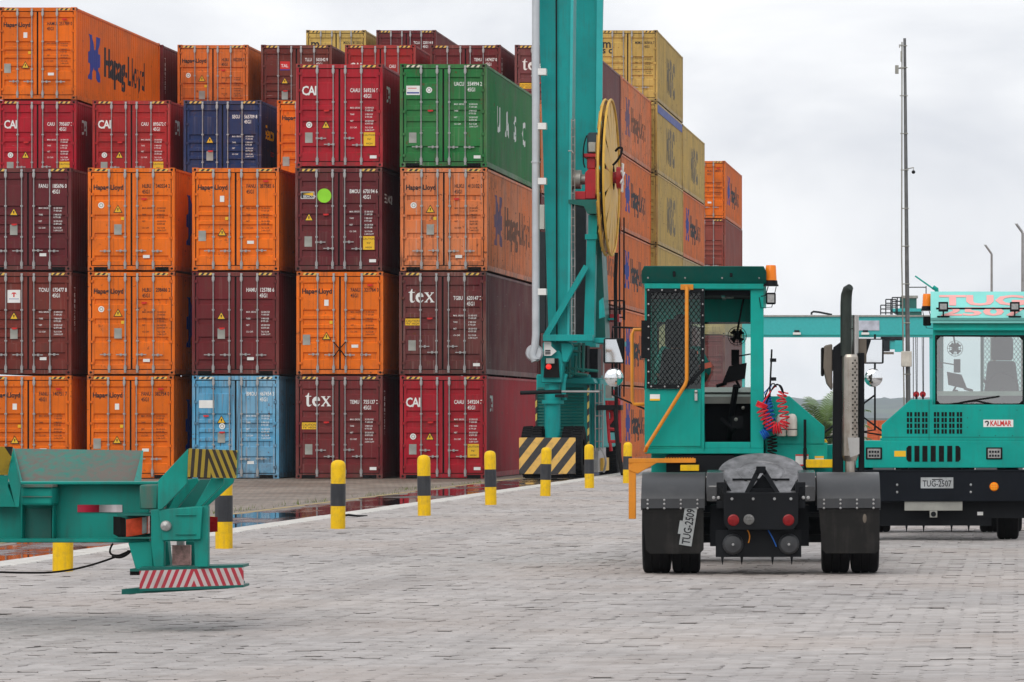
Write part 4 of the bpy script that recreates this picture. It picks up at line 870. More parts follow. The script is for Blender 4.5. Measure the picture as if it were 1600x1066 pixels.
    for px in (1365, 1554):
        q = MB(); xx = fx(px); zz = fz(709); q.box(xx-.108, xx+.108, 4.165, 4.185, zz-.08, zz+.08); B_ = B('headlight', q, M['gasket'], lb, bv=.02, seg=3)
        q = MB(); q.box(xx-.085, xx+.085, 4.183, 4.192, zz-.062, zz+.062)
        for zo in (.022, -.03):
            for xo in (-.055, -.018, .018, .055): q.box(xx+xo-.013, xx+xo+.013, 4.1915, 4.196, zz+zo-.014, zz+zo+.014, 1)
        B('lens', q, [M['clearlens'], M['navy']], B_, bv=.004)
    q = MB(); q.box(fx(1415), fx(1397), 4.169, 4.173, fz(714), fz(705)); B('yellow_sticker', q, M['yellowink'], lb)
    q = MB(); q.box(fx(1584), fx(1537), 4.121, 4.124, fz(667.5), fz(656)); put_text(q, 'KALMAR', fx(1547.5), fz(665.5), 4.1255, .098, 1, '+y', bold=.03, sx=.74)
    q.tube([(fx(1539.5),4.125,fz(660)),(fx(1541.5),4.125,fz(658.5)),(fx(1544),4.125,fz(658.5)),(fx(1545),4.125,fz(661)),(fx(1543),4.125,fz(665.5))], .009, 5, 2); B('badge', q, [M['white'], M['redink'], M['blackink']], hood)
    # bumper
    q = MB(); q.box(-1.25, 1.25, 4.17, 4.29, .53, .925); q.box(-1.25, 1.25, 4.10, 4.30, .925, .945)
    for px in (1401.5, 1517):
        for py in (758, 769.5): q.ball((fx(px),4.29,fz(py)), .017, 8, 5, (1,.5,1), 1)
    bp = B('bumper', q, [M['navy'], M['steel']], bv=.008, seg=2)
    q = MB(); q.box(fx(1489.5), fx(1438.5), 4.291, 4.298, fz(763.5), fz(746.5)); put_text(q, 'TUG-'+num, fx(1464), fz(760.8), 4.2995, .118, 1, '+y', align='CENTER', sx=.74, bold=.012); q.box(fx(1473), fx(1456), 4.2985, 4.2995, fz(750.5), fz(749), 1); B('licence_plate', q, [mat('plate_grey', (.40,.42,.43), .45, .2, dirt=.4), M['blackink']], bp)
    q = MB(); q.lathe([(.001,.0),(.045,-.004),(.056,-.018),(.06,-.03)], (fx(1553.5), 4.32, fz(761)), 'y', 18)
    for i in range(9):
        q.ball((fx(1553.5)+(i%3-1)*.03, 4.322, fz(761)+(i//3-1)*.03), .009, 6, 4, (1,.5,1), 1)
    B('turn_signal', q, [M['amber'], M['yellowink']], bp)
    q = MB(); q.box(fx(1504), fx(1413), 4.22, 4.26, .405, .528); q.box(fx(1464.5), fx(1452.5), 4.20, 4.28, .315, .404); q.cyl((fx(1458.5),4.27,.36),(fx(1458.5),4.29,.36), .035, n=12, mi=1); B('tow_plate', q, [M['plate'], bk], bp, bv=.004)
    q = MB(); q.box(-1.2, 1.2, 3.75, 4.08, .30, .53); q.box(-.75, .75, 3.80, 4.06, .20, .30)
    for px in (1416, 1443, 1487, 1514): q.cyl((fx(px),4.0,.2),(fx(px),4.0,.12), .016, .004, n=8)
    q.box(fx(1536.5), fx(1527.5), 4.085, 4.1, .34, .385, 1); B('apron', q, [bk, M['white']])
    # wipers, lamps, antenna, beacon, horns
    q = MB(); q.tube([(-.95,3.78,1.78),(-.55,3.80,1.86),(.06-.1,3.79,1.92-.12)], .012, 6); q.tube([(-.15,3.79,1.80),(-.5,3.80,1.865),(-.86,3.80,1.92)], .014, 6); q.tube([(-1.12,3.79,1.80),(-.95,3.79,1.78),(-.6,3.79,1.85)], .014, 6); q.box(-1.1,-.95,3.76,3.81,1.76,1.80); B('wiper', q, M['gasket'], cab)
    for px in (1474, 1587):
        q = MB(); x = fx(px); q.box(x-.065, x+.065, 3.86, 3.93, 3.05, 3.18); q.cyl((x,3.83,3.0),(x,3.89,3.06), .012, n=6); q.box(x-.085, x+.085, 3.80, 3.86, 2.98, 2.995); l_ = B('roof_lamp', q, bk, cab, bv=.012, seg=2); q = MB(); q.box(x-.045, x+.045, 3.928, 3.936, 3.08, 3.155); B('lens', q, M['clearlens'], l_)
    q = MB(); q.tube([(-.02,3.2,3.33),(-.02,3.2,3.37),(.03,3.2,3.40)], .03, 8); q.tube([(.0,3.2,3.36),(.27,3.2,3.55)], .012, 6); (None if full_rear else B('antenna', q, tl, cab))
    bx_ = .11
    q = MB(); q.box(bx_-.085, bx_+.085, 2.16, 2.32, 3.105, 3.12); q.tube([(-.02,2.2,2.98),(.0,2.17,2.86),(.12,2.2,2.87),(.17,2.22,3.10)], .005, 5); q.tube([(.0,2.2,2.99),(.05,2.2,3.0),(.08,2.2,3.1)], .006, 5); B('lamp_bracket', q, bk)
    q = MB(); q.lathe([(.001,.17),(.052,.168),(.058,.15),(.066,0)], (bx_,2.24,3.17), 'z', 20, 0); q.lathe([(.066,0),(.072,-.005),(.078,-.05),(.001,-.05)], (bx_,2.24,3.17), 'z', 20, 1); B('beacon', q, [M['amber'], bk])
    q = MB(); q.box(bx_-.055, bx_+.055, 2.14, 2.2, 2.90, 3.03); wl_ = B('work_lamp', q, bk, bv=.015, seg=2); q = MB(); q.box(bx_-.038, bx_+.038, 2.132, 2.139, 2.92, 3.01); B('lens', q, M['clearlens'], wl_)
    # rails, mirrors, steps
    q = MB(); q.tube([(-.82,2.2,3.09),(-.82,2.08,3.08),(-.82,2.06,3.0),(-.82,2.06,2.06),(-.84,2.06,2.0),(-1.26,2.08,1.32),(-1.28,2.16,1.27)], .021, 8); q.box(-.89, -.75, 2.14, 2.158, 3.06, 3.12); B('grab_rail', q, M['orange'])
    q = MB(); q.tube([(-1.29,2.3,2.62),(-1.41,2.28,2.62),(-1.43,2.28,2.57),(-1.43,2.28,1.83),(-1.41,2.28,1.79),(-1.29,2.3,1.79)], .02, 8); B('grab_rail', q, M['orange'])
    for s, x0 in ((-1, -1.28), (1, .70)):
        ox = -1.68 if s < 0 else 1.29
        q = MB(); q.tube([(x0,3.6,2.66 if s < 0 else 1.4),(ox+.02*s,3.68,2.68 if s < 0 else 1.5),(ox+.02*s,3.68,2.60),(ox+.02*s,3.68,1.9),(x0,3.6,1.72 if s < 0 else 1.45)], .013, 6); ma = B('mirror_arm', q, bk)
        q = MB(); q.box(ox-.12, ox+.12, 3.60, 3.67, 2.26, 2.55); mh = B('mirror_housing', q, bk, ma, bv=.02, seg=2); q = MB(); q.box(-.10, .10, -.005, .002, -.13, .13); o = B('mirror', q, M['mirror'], mh); o.location = (ox, 3.590, 2.405); o.rotation_euler = (R(-4), 0, R(-13*s))
        q = MB(); q.ball((0,0,0), .108, 20, 8, (1,.35,1), half=False); o = B('round_mirror', q, M['mirror'], ma); o.location = (ox, 3.62, 2.10)
    q = MB(); q.box(-1.46, -.72, 2.0, 2.10, 1.14, 1.19); q.hull([(-1.46,2.0,1.06),(-1.42,2.0,1.14),(-1.15,2.0,1.14),(-1.36,2.0,1.02)], [(-1.46,2.1,1.06),(-1.42,2.1,1.14),(-1.15,2.1,1.14),(-1.36,2.1,1.02)]); q.box(-1.46, -1.38, 2.01, 2.09, .52, 1.14); q.box(-1.46,-.72,2.1,2.5,1.15,1.17)
    for i in range(11): q.box(-1.06+i*.03, -1.045+i*.03, 2.0, 2.1, 1.19, 1.2)
    B('step', q, M['orange'], bv=.004)
    q = MB(); q.box(-.88, -.68, 1.5, 1.9, 1.06, 1.12); B('step', q, M['yellow'])
    q = MB(); q.box(.50, .80, 2.0, 2.3, 1.085, 1.175); B('step', q, M['yellow'], bv=.005)
    q = MB(); q.box(-1.23, -1.12, 2.183, 2.187, 1.83, 1.90); q.box(-1.23, -1.12, 2.181, 2.183, 1.83, 1.85, 1); B('sticker', q, [M['white'], M['yellowink']], cab)
    q = MB(); q.box(-.735, -.705, 2.15, 2.188, 1.83, 1.94); q.ball((-.72,2.15,1.93), .022, 8, 6); B('door_handle', q, M['alu'], cab)
    # tanks, hoses, sockets behind the hood
    for x in (.225, .345):
        q = MB(); q.lathe([(.001,.235),(.03,.23),(.05,.205),(.057,.17),(.057,0),(.05,-.015),(.001,-.015)], (x,2.28,1.45), 'z', 18); q.tube([(x+.06*math.cos(t),2.28+.06*math.sin(t),1.51) for t in [2*math.pi*i/16 for i in range(17)]], .004, 4, 1); B('fluid_bottle', q, [M['offwhite'], bk], hood)
    q = MB(); q.box(.385,.53,2.352,2.358,1.10,1.23); q.box(.385,.53,2.348,2.352,1.10,1.118,1); q.box(.385,.53,2.348,2.352,1.215,1.23,1); q.box(.60,.70,2.352,2.358,1.12,1.21); q.box(.60,.70,2.348,2.352,1.19,1.21,2); B('warning_label', q, [M['white'], M['redink'], M['yellowink']], lb)
    q = MB(); q.tube([(.49,2.28,.95),(.49,2.28,1.62)], .016, 8); q.box(.47,.51,2.26,2.30,1.1,1.3); B('hose_post', q, bk)
    for x in (.60, .70):
        q = MB(); q.lathe([(.001,.045),(.03,.04),(.045,.015),(.05,0)], (x,2.7,1.36), 'z', 14); B('filler_cap', q, M['yellow'], lb)
    if full_rear:
        q = MB(); q.tube([(.10,2.3,1.85),(.10,2.2,1.95),(.12,2.18,2.4)], .01, 6); q.box(.10,.17,2.17,2.2,2.05,2.09); q.box(.10,.17,2.17,2.2,2.26,2.30); hb = B('hose_bracket', q, bk)
        q = MB(); q.tube(bez((.04,2.1,1.85),(.12,2.05,2.1),(.17,2.1,1.98)), .008, 6); q.tube(bez((.06,2.1,1.8),(.17,2.05,2.15),(.24,2.1,1.92)), .009, 6); q.tube(bez((.16,2.1,2.0),(.24,2.08,2.03),(.25,2.1,1.90)), .008, 6); B('hose_loop', q, bk, hb)
        q = MB(); q.tube(helix([(.25,2.1,1.93),(.22,2.1,1.85),(.25,2.1,1.72),(.27,2.1,1.6),(.24,2.1,1.53)], .052, 9), .0085, 5); q.tube(helix([(.22,2.08,1.53),(.13,2.08,1.52),(.06,2.08,1.62),(.0,2.08,1.75),(.02,2.08,1.80)], .06, 13), .0085, 5); q.tube([(.02,2.08,1.80),(.12,2.08,1.95),(.17,2.1,2.0)], .008, 5); B('air_hose', q, M['hoser'], hb)
        q = MB(); q.tube(helix([(.06,2.16,1.85),(.09,2.16,1.75),(.11,2.16,1.6),(.07,2.16,1.48),(.01,2.16,1.44)], .05, 13), .0085, 5); q.tube([(.06,2.16,1.85),(.04,2.14,1.92),(.12,2.14,2.0)], .008, 5); B('air_hose', q, M['hoseb'], hb)
        q = MB(); q.tube(helix([(.12,2.2,1.44),(.13,2.2,1.3),(.10,2.2,1.16)], .05, 7), .009, 5); B('electric_cable', q, M['gasket'], hb)
        # exhaust stack
        q = MB(); ex, ey = .985, 1.95; q.cyl((ex,ey,1.22),(ex,ey,2.31), .092, n=26); q.cyl((ex,ey,1.16),(ex,ey,1.22), .07, .092, n=26); q.cyl((ex,ey,2.31),(ex,ey,2.34), .092, .08, n=26)
        for ci, an in enumerate((-72, -54, -36)):
            for i in range(15):
                zz = 1.32+i*.066+(ci % 2)*.03; t = R(an); q.cyl((ex+.090*math.cos(t),ey+.090*math.sin(t),zz),(ex+.0935*math.cos(t),ey+.0935*math.sin(t),zz), .011, n=8, mi=1)
        q.hull([(ex-.03,ey-.115,1.42),(ex+.10,ey-.105,1.42),(ex+.10,ey-.105,1.24),(ex+.0,ey-.115,1.2)], [(ex-.03,ey-.11,1.42),(ex+.10,ey-.10,1.42),(ex+.10,ey-.10,1.24),(ex+.0,ey-.11,1.2)], 2); muf = B('muffler', q, [M['stainless'], M['gasket'], M['alu']])
        q = MB(); q.tube([(ex,ey,.92),(ex,ey,1.17)], .055, 14); B('exhaust_pipe', q, M['stainless'], muf)
        q = MB(); q.tube([(ex-.045,ey,2.32),(ex-.045,ey,2.9),(ex-.04,ey-.01,3.0),(ex-.025,ey-.03,3.06),(ex+.0,ey-.06,3.085)], [.063,.063,.062,.056,.04], 16); q.tube([(ex-.09,ey,2.62),(ex+.03,ey-.05,2.625)], .008, 5); B('exhaust_tip', q, mat('sooty_pipe', (.05,.062,.055), .45, .6, var=.4, dirt=.6, dirtcol=(.02,.018,.016)), muf)
        q = MB(); q.tube([(ex+.06,ey+.1,2.3),(ex+.06,ey+.1,2.78)], .04, 12); B('intake_pipe', q, M['alu'], muf)
        q = MB(); q.hull([(.79,1.98,.98),(.91,1.98,.98),(.91,1.98,2.50),(.80,1.98,2.42)], [(.79,2.08,.98),(.91,2.08,.98),(.91,2.08,2.50),(.80,2.08,2.42)]); B('stack_post', q, bk, bv=.006)
        q = MB(); q.box(1.08, 1.145, 2.0, 2.08, 1.0, 2.36); B('stack_post', q, bk, bv=.006)
        q = MB(); q.hull([(.70,2.0,2.44),(.79,2.0,2.46),(.79,2.0,1.94),(.73,2.0,2.02),(.69,2.0,2.2)], [(.70,2.5,2.44),(.79,2.5,2.46),(.79,2.5,1.94),(.73,2.5,2.02),(.69,2.5,2.2)]); q.box(.665,.70,2.05,2.2,2.1,2.42,1); B('air_cleaner', q, [M['cleaner'], M['gasket']], bv=.03, seg=3)
        q = MB(); q.box(.905, .925, 1.97, 1.99, 2.3, 2.6); q.box(1.05,1.17,2.06,2.2,2.25,2.52,1); B('stack_bracket', q, [tl, M['cleaner']])
    else:
        for px in (1431, 1441.5):
            q = MB(); x = fx(px); q.lathe([(.001,-.03),(.03,-.03),(.042,0),(.04,.02),(.001,.02)], (x,3.4,1.95), 'y', 16); q.tube([(x,3.42,1.88),(x,3.42,1.95)], .012, 6, 1); q.tube([(x,3.42,1.97),(x+.01,3.42,2.72)], .004, 4, 1); B('air_coupling', q, [M['red'], bk], hood)
    return T

RD = 41.95; RT_LOC = ((1189-VX)*RD/FPX, RD, 0.0); RT_RZ = R(3.7)
near = tractor('2509', 'teal terminal tractor seen from behind with open cab door and round fifth wheel plate', RT_LOC, RT_RZ, True)
FD = 56.8; far_t = tractor('2507', 'teal terminal tractor facing the camera at the right edge, sign letters on its roof', ((1461-VX)*52.5/FPX - .0208*4.3, FD, 0.0), math.pi + R(1.2), False)

# ------------------------------------------------------------------ driver in the near cab, facing away
def skin_fig(name, pts, edges, m, parent=None, root=0, sub=1):
    me = bpy.data.meshes.new(name); me.from_pydata([p[0] for p in pts], edges, []); me.materials.append(m)
    o = bpy.data.objects.new(name, me); COL.objects.link(o); o.modifiers.new('skin', 'SKIN'); s = o.modifiers.new('sub', 'SUBSURF'); s.levels = s.render_levels = sub
    o.modifiers['skin'].use_smooth_shade = True
    if not me.skin_vertices: me.attributes  # layer is made with the modifier
    sv = me.skin_vertices[0].data
    for i, p in enumerate(pts): sv[i].radius = (p[1], p[1]*(p[2] if len(p) > 2 else 1)); sv[i].use_root = (i == root)
    if parent is not None: o.parent = parent
    return o
sx_ = -.90
body = [((sx_,2.80,1.90),.13), ((sx_,2.74,2.12),.14,1.2), ((sx_,2.72,2.34),.13,1.4), ((sx_,2.72,2.47),.06), ((sx_,2.74,2.53),.05), ((sx_,2.75,2.62),.078), ((sx_,2.76,2.70),.078), ((sx_,2.77,2.77),.05),
        ((sx_-.19,2.72,2.39),.055), ((sx_-.25,2.80,2.14),.045), ((sx_-.16,3.06,2.08),.032), ((sx_-.15,3.14,2.10),.028),
        ((sx_+.19,2.72,2.39),.055), ((sx_+.29,2.74,2.14),.045), ((sx_+.26,2.98,2.06),.032), ((sx_+.19,3.12,2.10),.028),
        ((sx_-.10,2.85,1.88),.085), ((sx_-.11,3.22,1.84),.06), ((sx_-.11,3.28,1.42),.045), ((sx_-.11,3.38,1.38),.035),
        ((sx_+.10,2.85,1.88),.085), ((sx_+.11,3.22,1.84),.06), ((sx_+.11,3.28,1.42),.045), ((sx_+.11,3.38,1.38),.035)]
be = [(0,1),(1,2),(2,3),(3,4),(4,5),(5,6),(6,7),(2,8),(8,9),(9,10),(10,11),(2,12),(12,13),(13,14),(14,15),(0,16),(16,17),(17,18),(18,19),(0,20),(20,21),(21,22),(22,23)]
for hx, hy, hz in ((sx_-.15,3.14,2.10), (sx_+.19,3.12,2.10)):       # five fingers closed round the wheel rim
    base = 11 if hx < sx_ else 15
    for i, (dx, ln) in enumerate(((-.036,.030),(-.012,.036),(.012,.034),(.034,.026))):
        k = len(body); body += [((hx+dx,hy+.035,hz+.02),.0095), ((hx+dx,hy+.035+ln,hz+.01),.009), ((hx+dx,hy+.03+ln,hz-.02),.008)]; be += [(base,k),(k,k+1),(k+1,k+2)]
    k = len(body); sg = 1 if hx < sx_ else -1; body += [((hx+sg*.04,hy+.01,hz+.02),.011), ((hx+sg*.05,hy+.05,hz+.03),.009)]; be += [(base,k),(k,k+1)]
pers = skin_fig('person', body, be, M['skin']); pers.location = RT_LOC; pers.rotation_euler = (0,0,RT_RZ)
tag(pers, 'seated driver in a teal shirt with coral band, facing away inside the near tractor cab', 'person')
skin_fig('shirt', [((sx_,2.80,1.92),.15), ((sx_,2.74,2.12),.16,1.15), ((sx_,2.72,2.34),.148,1.35), ((sx_,2.72,2.46),.075), ((sx_-.19,2.72,2.39),.072), ((sx_-.24,2.78,2.2),.064), ((sx_-.25,2.84,2.13),.055), ((sx_+.19,2.72,2.39),.072), ((sx_+.28,2.73,2.2),.066), ((sx_+.30,2.80,2.11),.058)],
         [(0,1),(1,2),(2,3),(2,4),(4,5),(5,6),(2,7),(7,8),(8,9)], M['shirt'], pers)
q = MB(); q.lathe([(.205,-.03),(.212,0),(.205,.03)], (0,0,0), 'z', 24); cb = q.build('reflective_band', M['coral'], pers); cb.location = (sx_, 2.72, 2.36); cb.scale = (1.05,.78,1)
q = MB(); q.tube([(0,0,-.03),(0,0,.03)], .077, 14); cb = q.build('sleeve_band', M['coral'], pers); cb.location = (sx_+.275, 2.733, 2.22); cb.rotation_euler = (0, R(-15), 0)
q = MB(); q.ball((sx_,2.745,2.70), .098, 16, 10, (.92,1.05,1.1)); q.build('hair', M['hair'], pers)

# ------------------------------------------------------------------ rubber tyred gantry crane (its near leg pair), in yard coordinates
CR = thing('gantry_crane', 'tall teal rubber tyred gantry crane straddling the container stacks', 'gantry crane', tuple(Vector((P(868,700,110).x, 110, -.09))), world_coords=True)
ct = M['teal_crane']
def R4(px0, px1, py0, py1, D):      # measured rectangle -> x0,x1,z0,z1
    a, b = P(px0, py1, D), P(px1, py0, D); return a.x, b.x, a.z, b.z
def cbox(mb, px0, px1, py0, py1, D0, D1, mi=0):
    x0, x1, z0, z1 = R4(px0, px1, py0, py1, D0); mb.box(x0, x1, D0, D1, z0, z1, mi)
def cpoly(mb, pts, D0, D1, mi=0):
    q = [P(a, b, D0) for a, b in pts]; mb.prism([(p.x, p.z) for p in q], 'xz', D0, D1, mi)
CB = lambda n, mb, m, p=CR, **k: mb.build(n, m, p, **k)
def leg(D, dpx=0.0, sc=1.0):
    m = MB(); X = lambda px: P(px, 0, 108).x
    z = [P(0, 535, 108).z, P(0, 0, 108).z, 17.5]
    l0, l1 = X(856), X(840); r0, r1 = X(887), X(893); l2 = l1-(l0-l1)*.85; r2 = r1+(r1-r0)*.85
    for (la, ra, za), (lb, rb, zb) in (((l0, r0, z[0]), (l1, r1, z[1])), ((l1, r1, z[1]), (l2, r2, z[2]))):
        a = [(la, D, za), (ra, D, za), (ra, D+1.0, za), (la, D+1.0, za)]; b = [(lb, D, zb), (rb, D, zb), (rb, D+1.0, zb), (lb, D+1.0, zb)]
        m.hull(a, b)
    return m
lg = CB('leg', leg(108.2), ct)
q = MB(); a0, a1 = P(870, 535, 108.1), P(868.5, 0, 108.1); q.tube([(a0.x, 108.13, a0.z), (a1.x, 108.13, 17.3)], .022, 6); CB('cable', q, M['gasket'], lg)
q = MB(); a0, a1 = P(885, 535, 108), P(891, 0, 108); q.hull([(a0.x,108.16,a0.z),(a0.x+.06,108.16,a0.z),(a0.x+.06,108.2,a0.z),(a0.x,108.2,a0.z)], [(a1.x+.04,108.16,17.2),(a1.x+.12,108.16,17.2),(a1.x+.12,108.2,17.2),(a1.x+.04,108.2,17.2)]); CB('edge_strip', q, M['teal_light'], lg)
rl = leg(115.2); lr = CB('leg', rl, ct)
q = MB(); xr = P(893, 0, 108).x
q.hull([(xr-.12,115.1,6),(xr+.06,115.1,6),(xr+.06,115.2,6),(xr-.12,115.2,6)], [(xr-.04,115.1,17.2),(xr+.13,115.1,17.2),(xr+.13,115.2,17.2),(xr-.04,115.2,17.2)]); CB('edge_strip', q, M['teal_light'], lr)
q = MB(); q.box(P(838,0,108).x, P(896,0,108).x, 108.2, 116.2, 17.5, 18.9); CB('top_beam', q, ct)
q = MB(); pc = [P(836.5, 0, 107.6).x]; x = pc[0]; zb = P(0, 540, 107.6).z; q.tube([(x,107.7,17.0),(x,107.7,8),(x,107.7,zb+.3),(x-.02,107.7,zb),(x-.10,107.7,zb-.25),(x-.02,107.7,zb-.42)], .105, 14); q.lathe([(.001,-.12),(.2,-.12),(.24,-.05),(.24,.05),(.001,.05)], (x-.05,107.8,zb-.2), 'y', 20)
for py in (253, 560): q.lathe([(.105,-.02),(.13,-.02),(.13,.02),(.105,.02)], (x,107.7,P(0,py,107.6).z), 'z', 14)
pp = CB('conduit_pipe', q, M['pipe'])
for py in (112, 197, 283, 456):
    q = MB(); cbox(q, 840, 853, py-5, py+5, 107.62, 107.9); CB('pipe_bracket', q, M['plate'] if False else M['white'], pp)
# wheel sets
big = MB(); big.lathe([(.36,-.26),(.5,-.29),(.62,-.29),(.68,-.26),(.70,-.2),(.70,.2),(.68,.26),(.62,.29),(.5,.29),(.36,.26)], (0,0,0), 'x', 36)
for i in range(36):
    for s in (-1, 1):
        t = 2*math.pi*(i+(.5 if s > 0 else 0))/36; c_, s_ = math.cos(t), math.sin(t)
        big.hull([(s*.03,c_*.69-s_*.03,s_*.69+c_*.03),(s*.03,c_*.69+s_*.03,s_*.69-c_*.03),(s*.27,c_*.68+s_*.06,s_*.68-c_*.06),(s*.27,c_*.68-s_*.0,s_*.68+c_*.0)], [(s*.03,c_*.725-s_*.03,s_*.725+c_*.03),(s*.03,c_*.725+s_*.03,s_*.725-c_*.03),(s*.27,c_*.71+s_*.06,s_*.71-c_*.06),(s*.27,c_*.71,s_*.71)])
big_me = big.mesh('tyre', M['tyre'])
hub = MB(); hub.lathe([(.37,-.2),(.3,-.1),(.15,.05),(.12,.2),(.001,.2)], (0,0,0), 'x', 24); hub.lathe([(.37,.2),(.3,.1),(.15,.05)], (0,0,0), 'x', 24); hub_me = hub.mesh('rim', M['teal_dark'])
for D, pxs in ((108.75, (834, 897)), (115.9, (905, 952))):
    for px in pxs:
        w = link('wheel', big_me, CR); w.location = Vector((P(px,0,108.75 if D < 110 else 115.9).x, D, .665)) - CR.location; link('rim', hub_me, w)
q = MB(); cbox(q, 811, 899, 684, 741, 107.45, 107.52); cbox(q, 820, 890, 742, 748, 107.6, 107.7, 1); CB('wheel_guard', q, [stripes('wheel_guard_stripes', (.025,.024,.026), (.72,.43,.10), .36, R(-38), rough=.5, dirt=.45), M['gasket']], bevel=.01)
q = MB(); cbox(q, 838, 848, 690, 694, 107.9, 108.6)
q.cyl((P(861,0,108).x,108.4,P(0,700,108).z), (P(861,0,108).x,108.4,P(0,600,108).z), .21, n=20); q.lathe([(.26,-.05),(.3,-.05),(.3,.05),(.26,.05)], (P(861,0,108).x,108.4,P(0,628,108).z), 'z', 20); CB('steering_strut', q, ct)
q = MB(); cpoly(q, [(845,598),(878,598),(880,560),(875,548),(848,548),(845,560)], 108.05, 108.9); cpoly(q, [(848,535),(905,535),(905,570),(890,590),(848,590)], 108.92, 109.9); cpoly(q, [(876,536),(892,536),(896,543),(886,566),(878,566)], 108.0, 108.3); CB('strut_head', q, ct, bevel=.02)
q = MB(); cpoly(q, [(852,560),(872,560),(874,590),(849,590)], 107.95, 108.04); cbox(q, 853, 866, 560, 568, 107.85, 107.95, 1); CB('lamp_box', q, [M['gasket'], M['plate']])
q = MB(); p_ = P(857, 573, 107.9); q.lathe([(.001,-.06),(.06,-.05),(.08,.0)], (p_.x, 107.94, p_.z), 'y', 14); CB('red_lamp', q, mat('red_signal', (.7,.02,.02), .2, emit=((1,.05,.03),.5)))
q = MB(); cpoly(q, [(850,534),(861,534),(861,541),(869.5,549),(861,556),(850,556)], 107.9, 107.95); CB('arrow_sign', q, M['white'])
q = MB(); 
for i in range(3): cbox(q, 852, 860, 547+i*2.6, 548.6+i*2.6, 107.885, 107.898)
CB('sign_marks', q, M['blackink'])
q = MB(); a_, b_ = P(813,614,107.3), P(935,612,107.3); q.tube([(a_.x,107.3,a_.z),(b_.x-1.0,107.3,b_.z)], .055, 8); q.tube([(b_.x-1.0,107.3,b_.z),(b_.x,107.6,b_.z)], .03, 8, 1); q.box(P(865,0,107).x, P(880,0,107).x, 107.3, 108.2, a_.z-.12, a_.z-.04); CB('bumper_rod', q, [M['black'], M['steel']])
# lower sill, braces, posts
q = MB(); cbox(q, 848, 926, 523, 533, 107.7, 108.15); cbox(q, 926, 946, 528, 536, 108.2, 114.0); CB('sill_beam', q, ct, bevel=.01)
q = MB(); 
def bar2(mb, a, b, w, D0, D1, mi=0):
    A, B_ = P(*a, D0), P(*b, D0); d = Vector((B_.x-A.x, 0, B_.z-A.z)).normalized(); n = Vector((-d.z, 0, d.x))*w/2
    mb.hull([A+n, A-n, B_-n, B_+n], [p+Vector((0, D1-D0, 0)) for p in (A+n, A-n, B_-n, B_+n)])
bar2(q, (852,526), (916,416), .15, 107.9, 108.1); CB('diagonal_brace', q, ct)
q = MB(); cpoly(q, [(917,372),(931,372),(928,526),(912,526)], 108.2, 108.6); cpoly(q, [(914,366),(933,366),(933,374),(914,374)], 108.15, 108.7); cpoly(q, [(919,336),(934,336),(932,366),(919,366)], 108.2, 108.7); CB('reel_post', q, M['teal_crane'])
q = MB(); cpoly(q, [(934,330),(937,330),(944,470),(946,528),(929,528),(931,470)], 109.2, 110.4); CB('reel_brace', q, M['teal_dark'])
q = MB(); cpoly(q, [(888,312),(938,312),(938,320),(932,334),(918,334),(912,322),(888,318)], 107.9, 109.4); CB('reel_platform', q, M['teal_dark'])
q = MB(); cpoly(q, [(936,470),(942,465),(945,495),(936,498)], 108.0, 108.2); CB('gusset', q, ct)
# reel drive
q = MB(); cbox(q, 898, 932, 299, 312, 108.1, 109); cpoly(q, [(914,270),(920,264),(931,264),(933,285),(930,311),(914,311)], 108.0, 108.9); cbox(q, 917, 930, 246, 264, 108.2, 108.8); cbox(q, 910, 932, 240, 246, 108.1, 109); cpoly(q, [(930,276),(936,276),(936,300),(930,300)], 108.3, 108.7); rd = CB('reel_gearbox', q, M['red'], bevel=.02)
q = MB(); a_ = P(891,280,108.4); b_ = P(907,280,108.4); q.cyl((a_.x,108.6,a_.z),(b_.x,108.6,b_.z), .26, n=22); q.cyl((b_.x,108.6,b_.z),(P(914,0,108.4).x,108.6,b_.z), .14, n=16); q.cyl((a_.x,108.6,a_.z),(a_.x+.08,108.6,a_.z), .3, n=22); CB('slip_ring_drum', q, M['plate'], rd)
q = MB(); cpoly(q, [(917,212),(920,207),(934,207),(935,240),(917,240)], 108.15, 108.8); cbox(q, 919, 931, 222, 238, 108.1, 108.16, 1); CB('reel_motor', q, [mat('dark_blue_grey', (.03,.05,.065), .45), M['plate']], rd, bevel=.02)
q = MB(); q.tube([P(914,262,108.1)]+bez(P(912,256,108.1), P(909,230,108), P(917,212,108.1)), .02, 6); CB('motor_cable', q, M['gasket'], rd)
# cable reel, disc standing in the travel direction
cx, cz = P(952,0,108.6).x, P(0,277.5,108.6).z; cyy = 108.7; RR = 2.13
q = MB(); 
for dx in (-.10, .05): q.tube([(cx+dx, cyy+RR*math.cos(t), cz+RR*math.sin(t)) for t in [2*math.pi*i/72 for i in range(73)]], .035, 6)
rw = CB('cable_reel', q, M['reel'])
for i in range(14):
    t = 2*math.pi*i/14+.1; q = MB(); pr = []
    for r_, w in ((.34,.08),(1.1,.24),(2.08,.36)):
        for s in (-1, 1): pr.append((r_, s*w))
    pts = lambda dx: [(cx+dx+.10*(1-r_/2.13), cyy+r_*math.cos(t)-w*math.sin(t), cz+r_*math.sin(t)+w*math.cos(t)) for r_, w in (pr[0], pr[2], pr[4], pr[5], pr[3], pr[1])]
    q.hull(pts(.02), pts(.03)); q.hull([(x-.14-.3*abs(x-cx-.05), y, z) for x, y, z in pts(.0)], [(x-.15-.3*abs(x-cx-.05), y, z) for x, y, z in pts(.0)]); CB('reel_spoke', q, M['reel'], rw)
q = MB(); q.cyl((cx-.5,cyy,cz),(cx+.36,cyy,cz), .16, n=18); q.cyl((cx+.2,cyy,cz),(cx+.32,cyy,cz), .3, n=18); CB('reel_hub', q, M['red'], rw)
q = MB()
